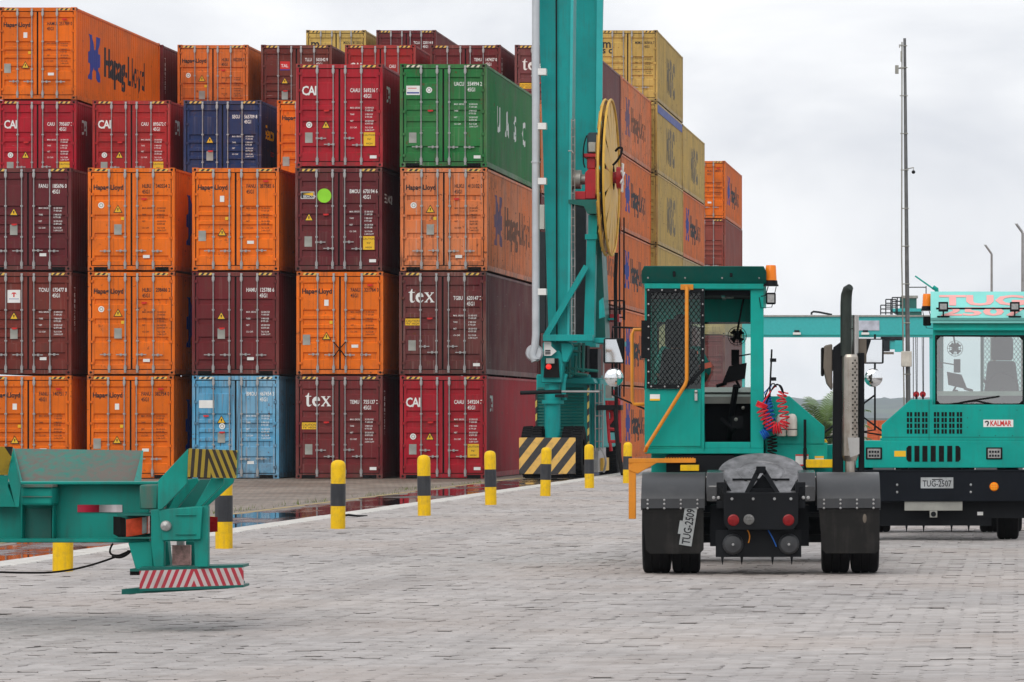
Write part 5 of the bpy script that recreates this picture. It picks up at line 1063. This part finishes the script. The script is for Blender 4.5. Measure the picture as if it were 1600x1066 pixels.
for i in range(4): t = math.pi*i/4+.4; q.cyl((cx+.34,cyy-.42*math.cos(t),cz-.42*math.sin(t)),(cx+.36,cyy+.42*math.cos(t),cz+.42*math.sin(t)), .025, n=6)
CB('hub_bolts_bar', q, M['white'], rw)
q = MB(); q.lathe([(1.0,-.09),(1.0,-.0)], (cx,cyy,cz), 'x', 36); q.lathe([(1.75,-.08),(1.75,.02)], (cx,cyy,cz), 'x', 48); CB('wound_cable', q, M['gasket'], rw)
q = MB(); q.tube(bez(P(958,258,107.2), P(972,245,107.0), P(972,232,107.2))+bez(P(972,232,107.2), P(968,228,107.3), P(962,236,107.5)), .032, 8); CB('cable_guide', q, M['gasket'], rw)
q = MB(); q.tube([P(963,395,109),P(961.5,440,109),P(962,500,109),P(963,640,109)], .05, 8); q.tube(bez(P(962,640,109), P(963,700,108.5), P(973,741,108)), .06, 8); CB('power_cable', q, M['gasket'])
# ladder, cabinets, generator
q = MB(); A, B_ = P(893,186,107.95), P(893,530,107.95)
for dx in (0, .09): q.tube([(A.x+dx,107.95,A.z),(B_.x+dx,107.95,B_.z)], .014, 5)
z = B_.z
while z < A.z: q.cyl((A.x,107.95,z),(A.x+.09,107.95,z), .01, n=4); z += .22
q.tube([P(888,236,107.9),P(893,236,107.9),P(896,240,107.9)], .02, 5); CB('cable_chain', q, M['steel'])
q = MB(); cbox(q, 896, 916, 322, 522, 111, 112.5); cbox(q, 843, 853, 362, 520, 110.2, 111.5); cbox(q, 894, 898, 300, 520, 112.6, 113, 1); CB('electrical_cabinet', q, [mat('charcoal_panel', (.02,.025,.03), .4, var=.3), M['plate']], bevel=.02)
q = MB(); cbox(q, 842, 850, 320, 358, 110.2, 111.2); CB('junction_box', q, M['offwhite'])
q = MB(); cbox(q, 838, 921, 585, 694, 109.6, 113.5); cbox(q, 921, 938, 592, 700, 110.2, 114.4); cpoly(q, [(884,590),(926,590),(930,600),(880,600)], 109.3, 113.8); gen = CB('generator_housing', q, M['teal_crane'], bevel=.03)
q = MB(); zt, zl = P(0,604,109.5).z, P(0,690,109.5).z; xa, xb = P(868,0,109.5).x, P(912,0,109.5).x; z = zl
while z < zt: q.hull([(xa,109.55,z),(xb,109.55,z),(xb,109.59,z+.05),(xa,109.59,z+.05)], [(xa,109.56,z-.01),(xb,109.56,z-.01),(xb,109.6,z+.04),(xa,109.6,z+.04)]); z += .085
xa, xb = P(839,0,109.5).x, P(849,0,109.5).x; z = zl
while z < zt: q.hull([(xa,109.55,z),(xb,109.55,z),(xb,109.59,z+.05),(xa,109.59,z+.05)], [(xa,109.56,z-.01),(xb,109.56,z-.01),(xb,109.6,z+.04),(xa,109.6,z+.04)]); z += .085
CB('louvre', q, M['teal_dark'], gen)
hzs = stripes('edge_hazard_stripes', (.02,.02,.02), (.62,.47,.10), .26, R(-45))
for px0, px1, py0 in ((917.5, 920.5, 602), (836.5, 839, 612)): q = MB(); cbox(q, px0, px1, py0, 694, 109.52, 109.59); CB('edge_marking', q, hzs, gen)
q = MB()
for a, b in (((880,540),(905,540)),((882,548),(908,550)),((884,575),(935,580)),((880,582),(918,586)),((905,536),(905,575)),((912,536),(911,582)),((890,560),(890,590)),((900,556),(899,585))): q.tube([P(a[0],a[1],108.6),P(b[0],b[1],108.6)], .045, 6)
cbox(q, 905, 918, 540, 582, 109.2, 109.8, 1); cbox(q, 920, 934, 545, 590, 110, 111, 1); hp_ = CB('hydraulic_piping', q, [M['teal_dark'], M['black'], ct]); q = MB(); q.tube(bez(P(884,585,108.3),P(878,600,108.2),P(882,625,108.3)), .06, 8); CB('hydraulic_hose', q, ct, hp_)
q = MB()
for px in (930, 936, 942): q.tube([P(px,600,109.8),P(px,705,109.8)], .02, 5)
for py in (610,630,650,670,690): q.tube([P(930,py,109.8),P(942,py,109.8)], .018, 5)
cbox(q, 941.5, 943, 480, 700, 112, 112.2); cbox(q, 946, 956, 602, 622, 110, 110.5, 1); CB('access_ladder', q, [M['steel'], M['plate']])
q = MB()
for py in (470, 483, 496): q.tube([P(947,py,110.5),P(975,py,110.5)], .02, 5)
for px in (947, 953, 960, 974, 976): q.tube([P(px,470,110.5),P(px,500,110.5)], .018, 5)
cbox(q, 940, 963, 497, 500, 110, 111.5, 1); CB('railing', q, [M['black'], ct])
q = MB(); cbox(q, 953, 967, 491, 503, 110.3, 111); cbox(q, 948, 968, 626, 633, 110, 111)
for a, b in (((948,626),(952,690)),((967,626),(969,690)),((952,640),(968,662)),((968,640),(952,662)),((950,670),(969,672)),((957,610),(967,626)),((950,690),(970,690)),((953,690),(955,705))): q.tube([P(a[0],a[1],109.9),P(b[0],b[1],109.9)], .05, 6)
cbox(q, 953, 963, 640, 662, 110.0, 110.5); rm = CB('cable_winch', q, M['red'])
q = MB(); cbox(q, 932, 971, 633, 641, 109.7, 110.2); cbox(q, 950, 962, 655, 676, 109.9, 110.3); CB('winch_box', q, M['black'], rm)
q = MB()
for px in (968, 975): q.tube([P(px,340,110.8),P(px,620,110.8)], .022, 5)
CB('guide_rod', q, M['black'])
q = MB(); cbox(q, 927, 935, 700, 738, 110, 112); cbox(q, 935, 943, 716, 736, 110.5, 112, 1); q.tube(bez(P(938,700,109.8),P(952,715,109.6),P(943,738,109.8)), .03, 6, 2); CB('travel_motor', q, [M['steel'], M['reel'], M['steel']])

# ------------------------------------------------------------------ trailer end at lower left
TR = thing('container_trailer', 'green skeletal container trailer end with flared striped corner guides at lower left', 'trailer', tuple(Vector((P(200,700,31.3).x, 31.3, 0))), world_coords=True)
tw = M['teal_worn']; TB = lambda n, mb, m, p=TR, **k: mb.build(n, m, p, **k)
q = MB(); cbox(q, -260, 233, 757, 842, 31.0, 31.03); cbox(q, -260, 246, 753, 757.5, 30.88, 31.2); cbox(q, -260, 233, 841.5, 848, 30.88, 31.2)
for px in (-120, 32, 81): cbox(q, px, px+3, 757.5, 841.5, 30.9, 31.0)
TB('main_beam', q, M['teal_trailer'], bevel=.006)
q = MB(); cbox(q, -260, 230, 757, 842, 31.9, 31.93); cbox(q, -260, 240, 753, 757.5, 31.75, 32.05); cbox(q, -260, 233, 842, 848, 31.75, 32.05); TB('main_beam', q, M['teal_trailer'], bevel=.006)
q = MB()
for px in (-150, 215): q = MB(); cbox(q, px, px+14, 762, 838, 31.04, 31.89); TB('cross_member', q, M['teal_trailer'], bevel=.02, seg=2)
q = MB(); cbox(q, 33, 81, 760, 790, 30.75, 30.99); TB('bolster', q, M['teal_trailer'], bevel=.02, seg=2)
q = MB(); cbox(q, 33, 82, 757.6, 761.5, 30.72, 30.89); cbox(q, 33, 81, 775.5, 777, 30.735, 30.75); TB('bolster_plate', q, M['offwhite'] if False else tw)
q = MB(); cbox(q, 34, 80, 795, 841, 30.985, 31.0); TB('recess_shade_panel', q, M['teal_dark'])  # flat dark panel on the web, painting the shade inside a recess
q = MB(); A = [P(32,753,31.75),P(209,753,31.75),P(222,704,32.25),P(22,701,32.25)]; q.hull(A, [p+Vector((0,.03,-.01)) for p in A]); sg = TB('guide_plate', q, tw)
for (a, b, c) in (((20,700),(33,755),(28,790)), ((222,704),(218,758),(208,758))):
    q = MB(); D = 31.7; q.hull([P(*a,32.2),P(b[0],b[1],31.6),P(c[0],c[1],31.4)], [P(a[0]+2,a[1],32.22),P(b[0]+2.5,b[1],31.62),P(c[0]+2.5,c[1],31.42)]); TB('gusset', q, M['teal_trailer'], sg)
# near left corner guide
q = MB(); A = [P(-60,742,30.7),P(12,742,30.7),P(19,698,30.45),P(-60,698,30.45)]; q.hull(A, [p+Vector((0,.025,0)) for p in A]); lgd = TB('corner_guide', q, stripes('corner_guide_stripes', (.03,.025,.02), (.62,.42,.03), .34, R(20), rough=.55, dirt=.5))
q = MB(); D = 30.6; cpoly(q, [(12,743),(20,702),(32,760),(29,792),(24,792)], 30.6, 30.63); cpoly(q, [(-60,743),(12,743),(12,760),(24,792),(-60,792)], 30.85, 30.87); TB('gusset', q, M['teal_trailer'], lgd)
# markings on the beam
q = MB(); cbox(q, 121, 155, 789, 800.5, 30.99, 30.998, 0); cbox(q, 155, 191, 789, 800.5, 30.99, 30.998, 1); TB('reflective_tape', q, [mat('faded_red_tape', (.42,.02,.05), .4), mat('faded_white_tape', (.55,.5,.52), .4, dirt=.4)])
q = MB(); cbox(q, 218, 246, 757.8, 796, 30.65, 30.99); TB('end_bracket', q, tw, bevel=.01)
# tail lights
def lamp(pts, D, dd):
    q = MB(); A = [P(*p, D) for p in pts]; q.hull(A, [p+Vector((-.10,dd,0)) for p in A]); return q
h_ = TB('tail_light', lamp([(188,808),(196,810),(196,840),(188,836)], 30.65, .2), M['gasket'])
q = MB(); A = [P(197,812,30.6),P(231,807,30.72),P(231,834,30.72),P(197,839,30.6)]; q.hull(A, [p+Vector((-.01,.12,0)) for p in A])
TB('lens', q, mat('tail_lens_orange', (.62,.075,.03), .18, var=.4, scale=14), h_)
q = MB(); A = [P(222,808.5,30.66),P(229,807.5,30.69),P(229,833,30.69),P(222,834.5,30.66)]; q.hull(A, [p+Vector((-.004,.03,0)) for p in A]); TB('reflector', q, M['clearlens'], h_)
q = MB(); cbox(q, 183, 236, 803, 806, 30.6, 31.0); cbox(q, 183, 236, 839.5, 842, 30.6, 31.0); cbox(q, 184, 236, 806, 839.5, 30.9, 30.98); TB('lamp_shelf', q, [M['teal_dark']])
h_ = TB('tail_light', lamp([(326,807),(340,808),(340,831),(326,832)], 31.6, .15), M['redlens'])
# rear post, arms and striped guide head
q = MB(); cpoly(q, [(236,797),(325,790),(325,886),(304,886),(304,846),(256,846),(256,886),(240,886),(236,850)], 30.55, 30.62); q3 = MB(); cpoly(q3, [(200,848),(236,846),(240,890),(212,890)], 30.64, 30.7); cpoly(q, [(248,797),(316,792),(313,843),(253,845)], 30.51, 30.55); cpoly(q, [(255,846),(262,846),(266,886),(258,886)], 30.9, 31.0); cpoly(q, [(290,846),(304,846),(304,886),(292,886)], 30.85, 31.0); cpoly(q, [(274,804),(306,804),(306,806),(274,806)], 30.495, 30.51); cpoly(q, [(274,834),(306,834),(306,836),(274,836)], 30.495, 30.51)
post = TB('rear_post', q, M['teal_trailer'], bevel=.008, seg=2); TB('support_web', q3, M['teal_trailer'], post, bevel=.006)
q = MB(); p_ = P(259,822,30.5); q.lathe([(.001,-.02),(.033,-.015),(.04,-.008),(.044,.02)], (p_.x, 30.5, p_.z), 'y', 20); TB('reflector', q, M['clearlens'], post)
q = MB(); cpoly(q, [(252,797),(290,750),(366,748),(322,793)], 31.15, 31.18); TB('guide_back', q, M['teal_dark'], post)
for pts, D in (([(246,797),(247,751),(294,701),(292,756),(253,796)], 30.5), ([(262,796),(288,750),(308,747),(311,752),(276,796)], 30.75), ([(302,795),(330,747),(349,747),(349,757),(312,794)], 30.6), ([(316,792),(345,747),(366,747),(364,755),(324,791)], 30.9)):
    q = MB(); cpoly(q, pts, D, D+.03); TB('guide_arm', q, M['teal_trailer'], post, bevel=.004)
q = MB(); A = [P(293,745.5,30.42),P(368,747.5,30.6),P(370,704,30.45),P(294,701,30.27)]; q.hull(A, [p+Vector((.0,.03,.0)) for p in A]); q2 = MB(); q2.hull([p+Vector((0,.03,0)) for p in A], [p+Vector((.0,.07,.0)) for p in A])
hx = -TR.location.x + (A[0].x+A[1].x)/2
hd = TB('corner_guide', q, stripes('guide_head_chevron', (.05,.04,.03), (.55,.40,.05), .046, R(12), chevron=(A[0].x+A[1].x)/2, rough=.6, dirt=.55))
TB('guide_back', q2, M['teal_trailer'], hd)
q = MB(); cbox(q, 269, 297, 852, 883, 30.75, 30.8); cbox(q, 276, 286, 846, 852, 30.74, 30.8, 1); TB('registration_plate', q, [mat('muddy_red_plate', (.55,.30,.28), .6, var=.5, scale=25, dirt=.5), M['steel']], post)
# under-run bumper with chevron
A = [P(218,920,30.3),P(380,914,30.75),P(379.5,887,30.75),P(218,892,30.3)]; q = MB(); q.hull(A, [p+Vector((0,.03,0)) for p in A]); ac = (A[0].x+A[1].x)/2+.015
bpr = TB('underrun_bumper', q, stripes('bumper_chevron', (.40,.02,.04), (.52,.46,.45), .048, R(20), chevron=ac, rough=.4, dirt=.35))
q = MB(); q.hull([A[3],A[2],A[2]+Vector((0,0,.022)),A[3]+Vector((0,0,.022))], [A[3]+Vector((-.05,.35,0)),A[2]+Vector((-.02,.35,0)),A[2]+Vector((-.02,.35,.022)),A[3]+Vector((-.05,.35,.022))]); q.hull([A[0],A[1],A[1]-Vector((0,0,.02)),A[0]-Vector((0,0,.02))], [A[0]+Vector((-.05,.35,0)),A[1]+Vector((-.02,.35,0)),A[1]+Vector((-.02,.35,-.02)),A[0]+Vector((-.05,.35,-.02))])
L0, L1 = P(190,929,30.5), P(357,920,30.8); q.hull([L0, L1, L1+Vector((0,0,.045)), L0+Vector((0,0,.04))], [p+Vector((.05,.4,0)) for p in (L0, L1, L1+Vector((0,0,.045)), L0+Vector((0,0,.04)))]); cbox(q, 203, 218, 889, 893, 30.6, 31.0); cbox(q, 203, 216, 893, 899, 30.8, 31.0, 1); TB('bumper_channel', q, [M['teal_dark'], M['gasket']], bpr)
q = MB(); q.tube(bez(P(176,850,31),P(165,868,30.9),P(182,868,30.9),8)+bez(P(182,868,30.9),P(196,868,30.9),P(201,860,30.9),6), .008, 6); q.tube(bez(P(203,861,31),P(130,893,31),P(70,895,31),12)+bez(P(70,895,31),P(10,896,31),P(-80,890,31),6), .009, 6); q.tube(bez(P(176,868,30.9),P(190,876,30.85),P(204,861,30.9),8), .012, 6); TB('air_line', q, M['gasket'])

# ------------------------------------------------------------------ background: far gantry, masts, palm, far container, hills, haze
FG = thing('gantry_crane', 'distant pale teal gantry crane whose long girder crosses behind the two tractors', 'gantry crane', (P(1300,650,480).x, 480, -1.78), world_coords=True)
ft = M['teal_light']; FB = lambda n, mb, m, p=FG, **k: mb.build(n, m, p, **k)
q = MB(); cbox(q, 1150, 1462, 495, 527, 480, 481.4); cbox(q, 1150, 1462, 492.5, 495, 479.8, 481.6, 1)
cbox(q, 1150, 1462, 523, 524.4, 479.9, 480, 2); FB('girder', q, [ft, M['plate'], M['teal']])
for px in (1245, 1352): 
    q = MB(); cbox(q, px-6, px+6, 519.5, 523, 479.6, 480); cbox(q, px-4, px+4, 516, 519.5, 479.6, 480, 1); FB('girder_lamp', q, [M['white'], M['black']])
q = MB(); cbox(q, 1338, 1374, 501, 516.5, 479.9, 480); FB('name_board', q, mat('pale_board', (.5,.52,.6), .5, var=.3, scale=1.5))
for px in (1152, 1452):
    q = MB(); a, b = P(px,527,480), P(px,650,480); q.hull([(a.x,480.1,a.z),(a.x+.9,480.1,a.z),(a.x+.9,481.3,a.z),(a.x,481.3,a.z)], [(a.x+.1,480.1,-1.7),(a.x+.8,480.1,-1.7),(a.x+.8,481.3,-1.7),(a.x+.1,481.3,-1.7)]); FB('leg', q, ft)
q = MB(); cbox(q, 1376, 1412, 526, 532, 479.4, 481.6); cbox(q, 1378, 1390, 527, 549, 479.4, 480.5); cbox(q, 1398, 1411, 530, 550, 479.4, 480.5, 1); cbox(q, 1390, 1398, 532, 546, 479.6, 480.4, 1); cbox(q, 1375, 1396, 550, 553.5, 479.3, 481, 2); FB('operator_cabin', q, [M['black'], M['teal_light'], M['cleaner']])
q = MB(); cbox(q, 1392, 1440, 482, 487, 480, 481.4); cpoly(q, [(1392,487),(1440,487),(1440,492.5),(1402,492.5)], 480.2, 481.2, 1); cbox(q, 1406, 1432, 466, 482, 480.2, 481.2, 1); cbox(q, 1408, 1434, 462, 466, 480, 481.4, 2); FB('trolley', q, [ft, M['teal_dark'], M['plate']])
q = MB()
for x0, x1, t in ((1376,1392,477),(1384,1400,468),(1394,1410,465)):
    for py in (t, t+6, t+12): q.tube([P(x0,py,480),P(x1,py,480)], .07, 4)
    for px in (x0, (x0+x1)/2, x1): q.tube([P(px,t,480),P(px,492,480)], .07, 4)
q.tube([P(1268,492,480),P(1268,489,480),P(1271,487,480),P(1280,488,480),P(1300,492,480)], .14, 6); q.tube([P(1420,449,480),P(1447,449,480)], .06, 4); q.tube([P(1447,447,480),P(1447,480,480)], .06, 4); FB('handrail', q, M['black'])
q = MB()
for px in (1427, 1433, 1443): q.tube([P(px,527,480.5),P(px,625,480.5)], .05, 4)
FB('hoist_rope', q, M['black'])

MD = 180.0
MT = thing('lattice_mast', 'tall slender grey mast with camera and antennas rising behind the right tractor', 'mast', (P(1416,650,MD).x, MD, -.11), world_coords=True)
b_, t_ = P(1420,650,MD), P(1413.5,60,MD); q = MB(); q.cyl((b_.x,MD,-.1),(t_.x,MD,t_.z), .115, .065, n=12); mp_ = q.build('pole', mat('weathered_mast_steel', (.16,.165,.17), .5, .3, var=.3, spec=.2), MT)
q = MB(); q.tube([(b_.x-.17,MD-.1,-.1),(P(1409,400,MD).x,MD-.1,P(0,400,MD).z),(P(1409.5,66,MD).x,MD-.1,P(0,66,MD).z)], .035, 6); q.build('conduit', M['plate'], MT)
q = MB()
for py in (72, 106, 150, 209, 266, 326, 385, 444, 505, 585): p_ = P(1412+(py-60)*.011, py, MD); q.tube([(p_.x-.2,MD-.1,p_.z),(p_.x+.16,MD-.1,p_.z)], .025, 5)
q.build('clamp', M['plate'], MT)
q = MB(); cbox(q, 1398.5, 1404, 102, 115, MD-.3, MD-.1); q.tube([P(1404,107,MD-.2),P(1412,107,MD-.1)], .03, 5); q.build('antenna', M['plate'], MT)
q = MB(); q.tube([P(1408,70,MD-.2),P(1405,70,MD-.2),P(1405.5,75,MD-.2)], .02, 5); cbox(q, 1407, 1409.5, 80, 96, MD-.3, MD-.15); q.build('antenna', M['plate'], MT)
q = MB(); q.tube([P(1417,264,MD-.1),P(1428,262,MD-.1),P(1427,266,MD-.1)], .025, 5); p_ = P(1427.3,269,MD-.1); q.ball(tuple(p_), .085, 12, 8, (1,1,1), 1); q.build('dome_camera', [M['plate'], M['black']], MT)
q = MB(); cbox(q, 1408, 1424.5, 549, 573, MD-.4, MD-.12); q.build('equipment_box', M['offwhite'], MT, bevel=.02)
for lab, px, top, D in (('shorter light pole with cranked arm, left of the two behind the right tractor roof', 1549.5, 397, 165), ('taller light pole with cranked arm at the right edge of the photo', 1598, 364, 135)):
    t = thing('light_pole', lab, 'light pole', (P(px,650,D).x, D, -.11), 0, 'light poles', world_coords=True); x = P(px,0,D).x; z = P(0,top,D).z; q = MB(); q.cyl((x,D,-.1),(x,D,z), .07, .045, n=10); q.build('pole', M['steel'], t)
    k = D/FPX; q = MB(); q.tube([(x,D,z),(x-10*k,D,z+14*k)], .05, 6); q.hull([(x-9*k,D-.12,z+12*k),(x-12*k,D-.12,z+15*k),(x-12.5*k,D-.12,z+14.5*k),(x-9.5*k,D-.12,z+11*k)], [(x-9*k,D+.12,z+12*k),(x-12*k,D+.12,z+15*k),(x-12.5*k,D+.12,z+14.5*k),(x-9.5*k,D+.12,z+11*k)], 1); q.build('lamp_arm', [M['steel'], M['plate']], t)

PD = 240.0; pc = P(1283, 700, PD)
PT_S = 1.5
PT = thing('palm', 'young bushy palm between the two tractors with upright yellow green fronds', 'palm tree', (pc.x, PD, -1.7)); pr_ = random.Random(11); PT.scale = (PT_S,)*3
q = MB(); q.cyl((0,0,0),(0,0,.9), .16, .12, n=10); q.build('trunk', M['wood'], PT)
q = MB()
for i in range(20):
    az = pr_.uniform(0, 6.283); el = pr_.uniform(.75, 1.52); ln = pr_.uniform(2.0, 3.1); d = Vector((math.cos(az)*math.cos(el), math.sin(az)*math.cos(el), math.sin(el))); p = Vector((0,0,.75)); pts = [p.copy()]
    for k in range(14):
        d = (d + Vector((0,0,-.05-.012*k)) + Vector((math.cos(az),math.sin(az),0))*.02).normalized(); p = p + d*ln/14; pts.append(p.copy())
    q.tube(pts, [.03*(1-j/16) for j in range(15)], 5)
    for j in range(3, 15):
        t = (pts[j]-pts[j-1]).normalized(); sd_ = t.cross(Vector((0,0,1))).normalized()
        for s in (-1, 1):
            for u in (0, .5):
                o = pts[j-1].lerp(pts[j], u); L_ = .62*math.sin(math.pi*(j+1)/17)*pr_.uniform(.75,1.1); e = o + (sd_*s*.75 + t*.65 + Vector((0,0,-.25)))*L_; m_ = o.lerp(e, .5) + Vector((0,0,.05)); w = t*.035
                q.add([o-w, o+w, m_+w, e, m_-w], [(0,1,2,4),(4,2,3)])
q.build('crown', M['frond'], PT, normals=False)

f = thing('shipping_container', 'small far orange container between exhaust stack and right tractor hood', 'container', (P(1373,0,420).x, 420, -1.72), group='stacked shipping containers')
for key, n in (('frame','frame'),('side','side_wall'),('side_l','side_wall'),('roof','roof'),('end','end_wall'),('door_a1','door'),('door_a-1','door')): add(n, key, f, (.62,.12,.03), (0,0,0), .4)

hm, nt, b = newmat('forest_hills'); t = N(nt, 'ShaderNodeTexCoord'); n1 = noise(nt, t.outputs['Object'], .012, 8, .7); n2 = noise(nt, t.outputs['Object'], .0028, 3)
nt.links.new(mixc(nt, ramp(nt, n2, .52, .70), mixc(nt, ramp(nt, n1, .35, .65), (.010,.020,.016,1), (.028,.048,.026,1)), (.07,.11,.04,1)), b.inputs['Base Color']); b.inputs['Roughness'].default_value = .95
from mathutils import noise as mn
def ridge(y0, y1, h, seed, x0=-1700, x1=700, step=9, bumpy=1.0):
    q = MB(); xs = []; x = x0
    while x <= x1: xs.append(x); x += step
    rows = []
    for j in range(15):
        u = j/14; yy = y0+(y1-y0)*u; prof = math.sin(math.pi*.5*min(u*1.25, 1))
        rows.append([(xx, yy+8*mn.noise((xx*.02,j,seed)), -3 + prof*(h*(.80+.28*mn.noise((xx*.0035,0,seed))+.10*mn.noise((xx*.012,1,seed))) + bumpy*(2.2*mn.noise((xx*.05,j*.5,seed))+2.4*abs(mn.noise((xx*.17,j*1.7,seed+3)))+1.6*mn.noise((xx*.4,j,seed))))) for xx in xs])
    n = len(xs)
    q.add([p for r_ in rows for p in r_], [(j*n+i, j*n+i+1, (j+1)*n+i+1, (j+1)*n+i) for j in range(14) for i in range(n-1)]); return q
tag(ridge(5400, 6700, 37, 2.0, -2700, 1500, 10, 1.7).build('hills', hm, normals=False), kind='structure')
tag(ridge(1700, 2200, 3.6, 5.0, -1100, 500, 6, .4).build('terrain', hm, normals=False), kind='structure')

hz = MB(); hz.box(-3000, 1800, -60, 7000, -10, 75); hmat = bpy.data.materials.new('haze_air'); hmat.use_nodes = True; nt = hmat.node_tree; nt.nodes.clear()
out = nt.nodes.new('ShaderNodeOutputMaterial'); pv = nt.nodes.new('ShaderNodeVolumePrincipled'); pv.inputs['Color'].default_value = (.78,.89,1,1); pv.inputs['Density'].default_value = .000085; pv.inputs['Anisotropy'].default_value = .0
nt.links.new(pv.outputs[0], out.inputs['Volume']); o = hz.build('haze', hmat); tag(o, kind='stuff')
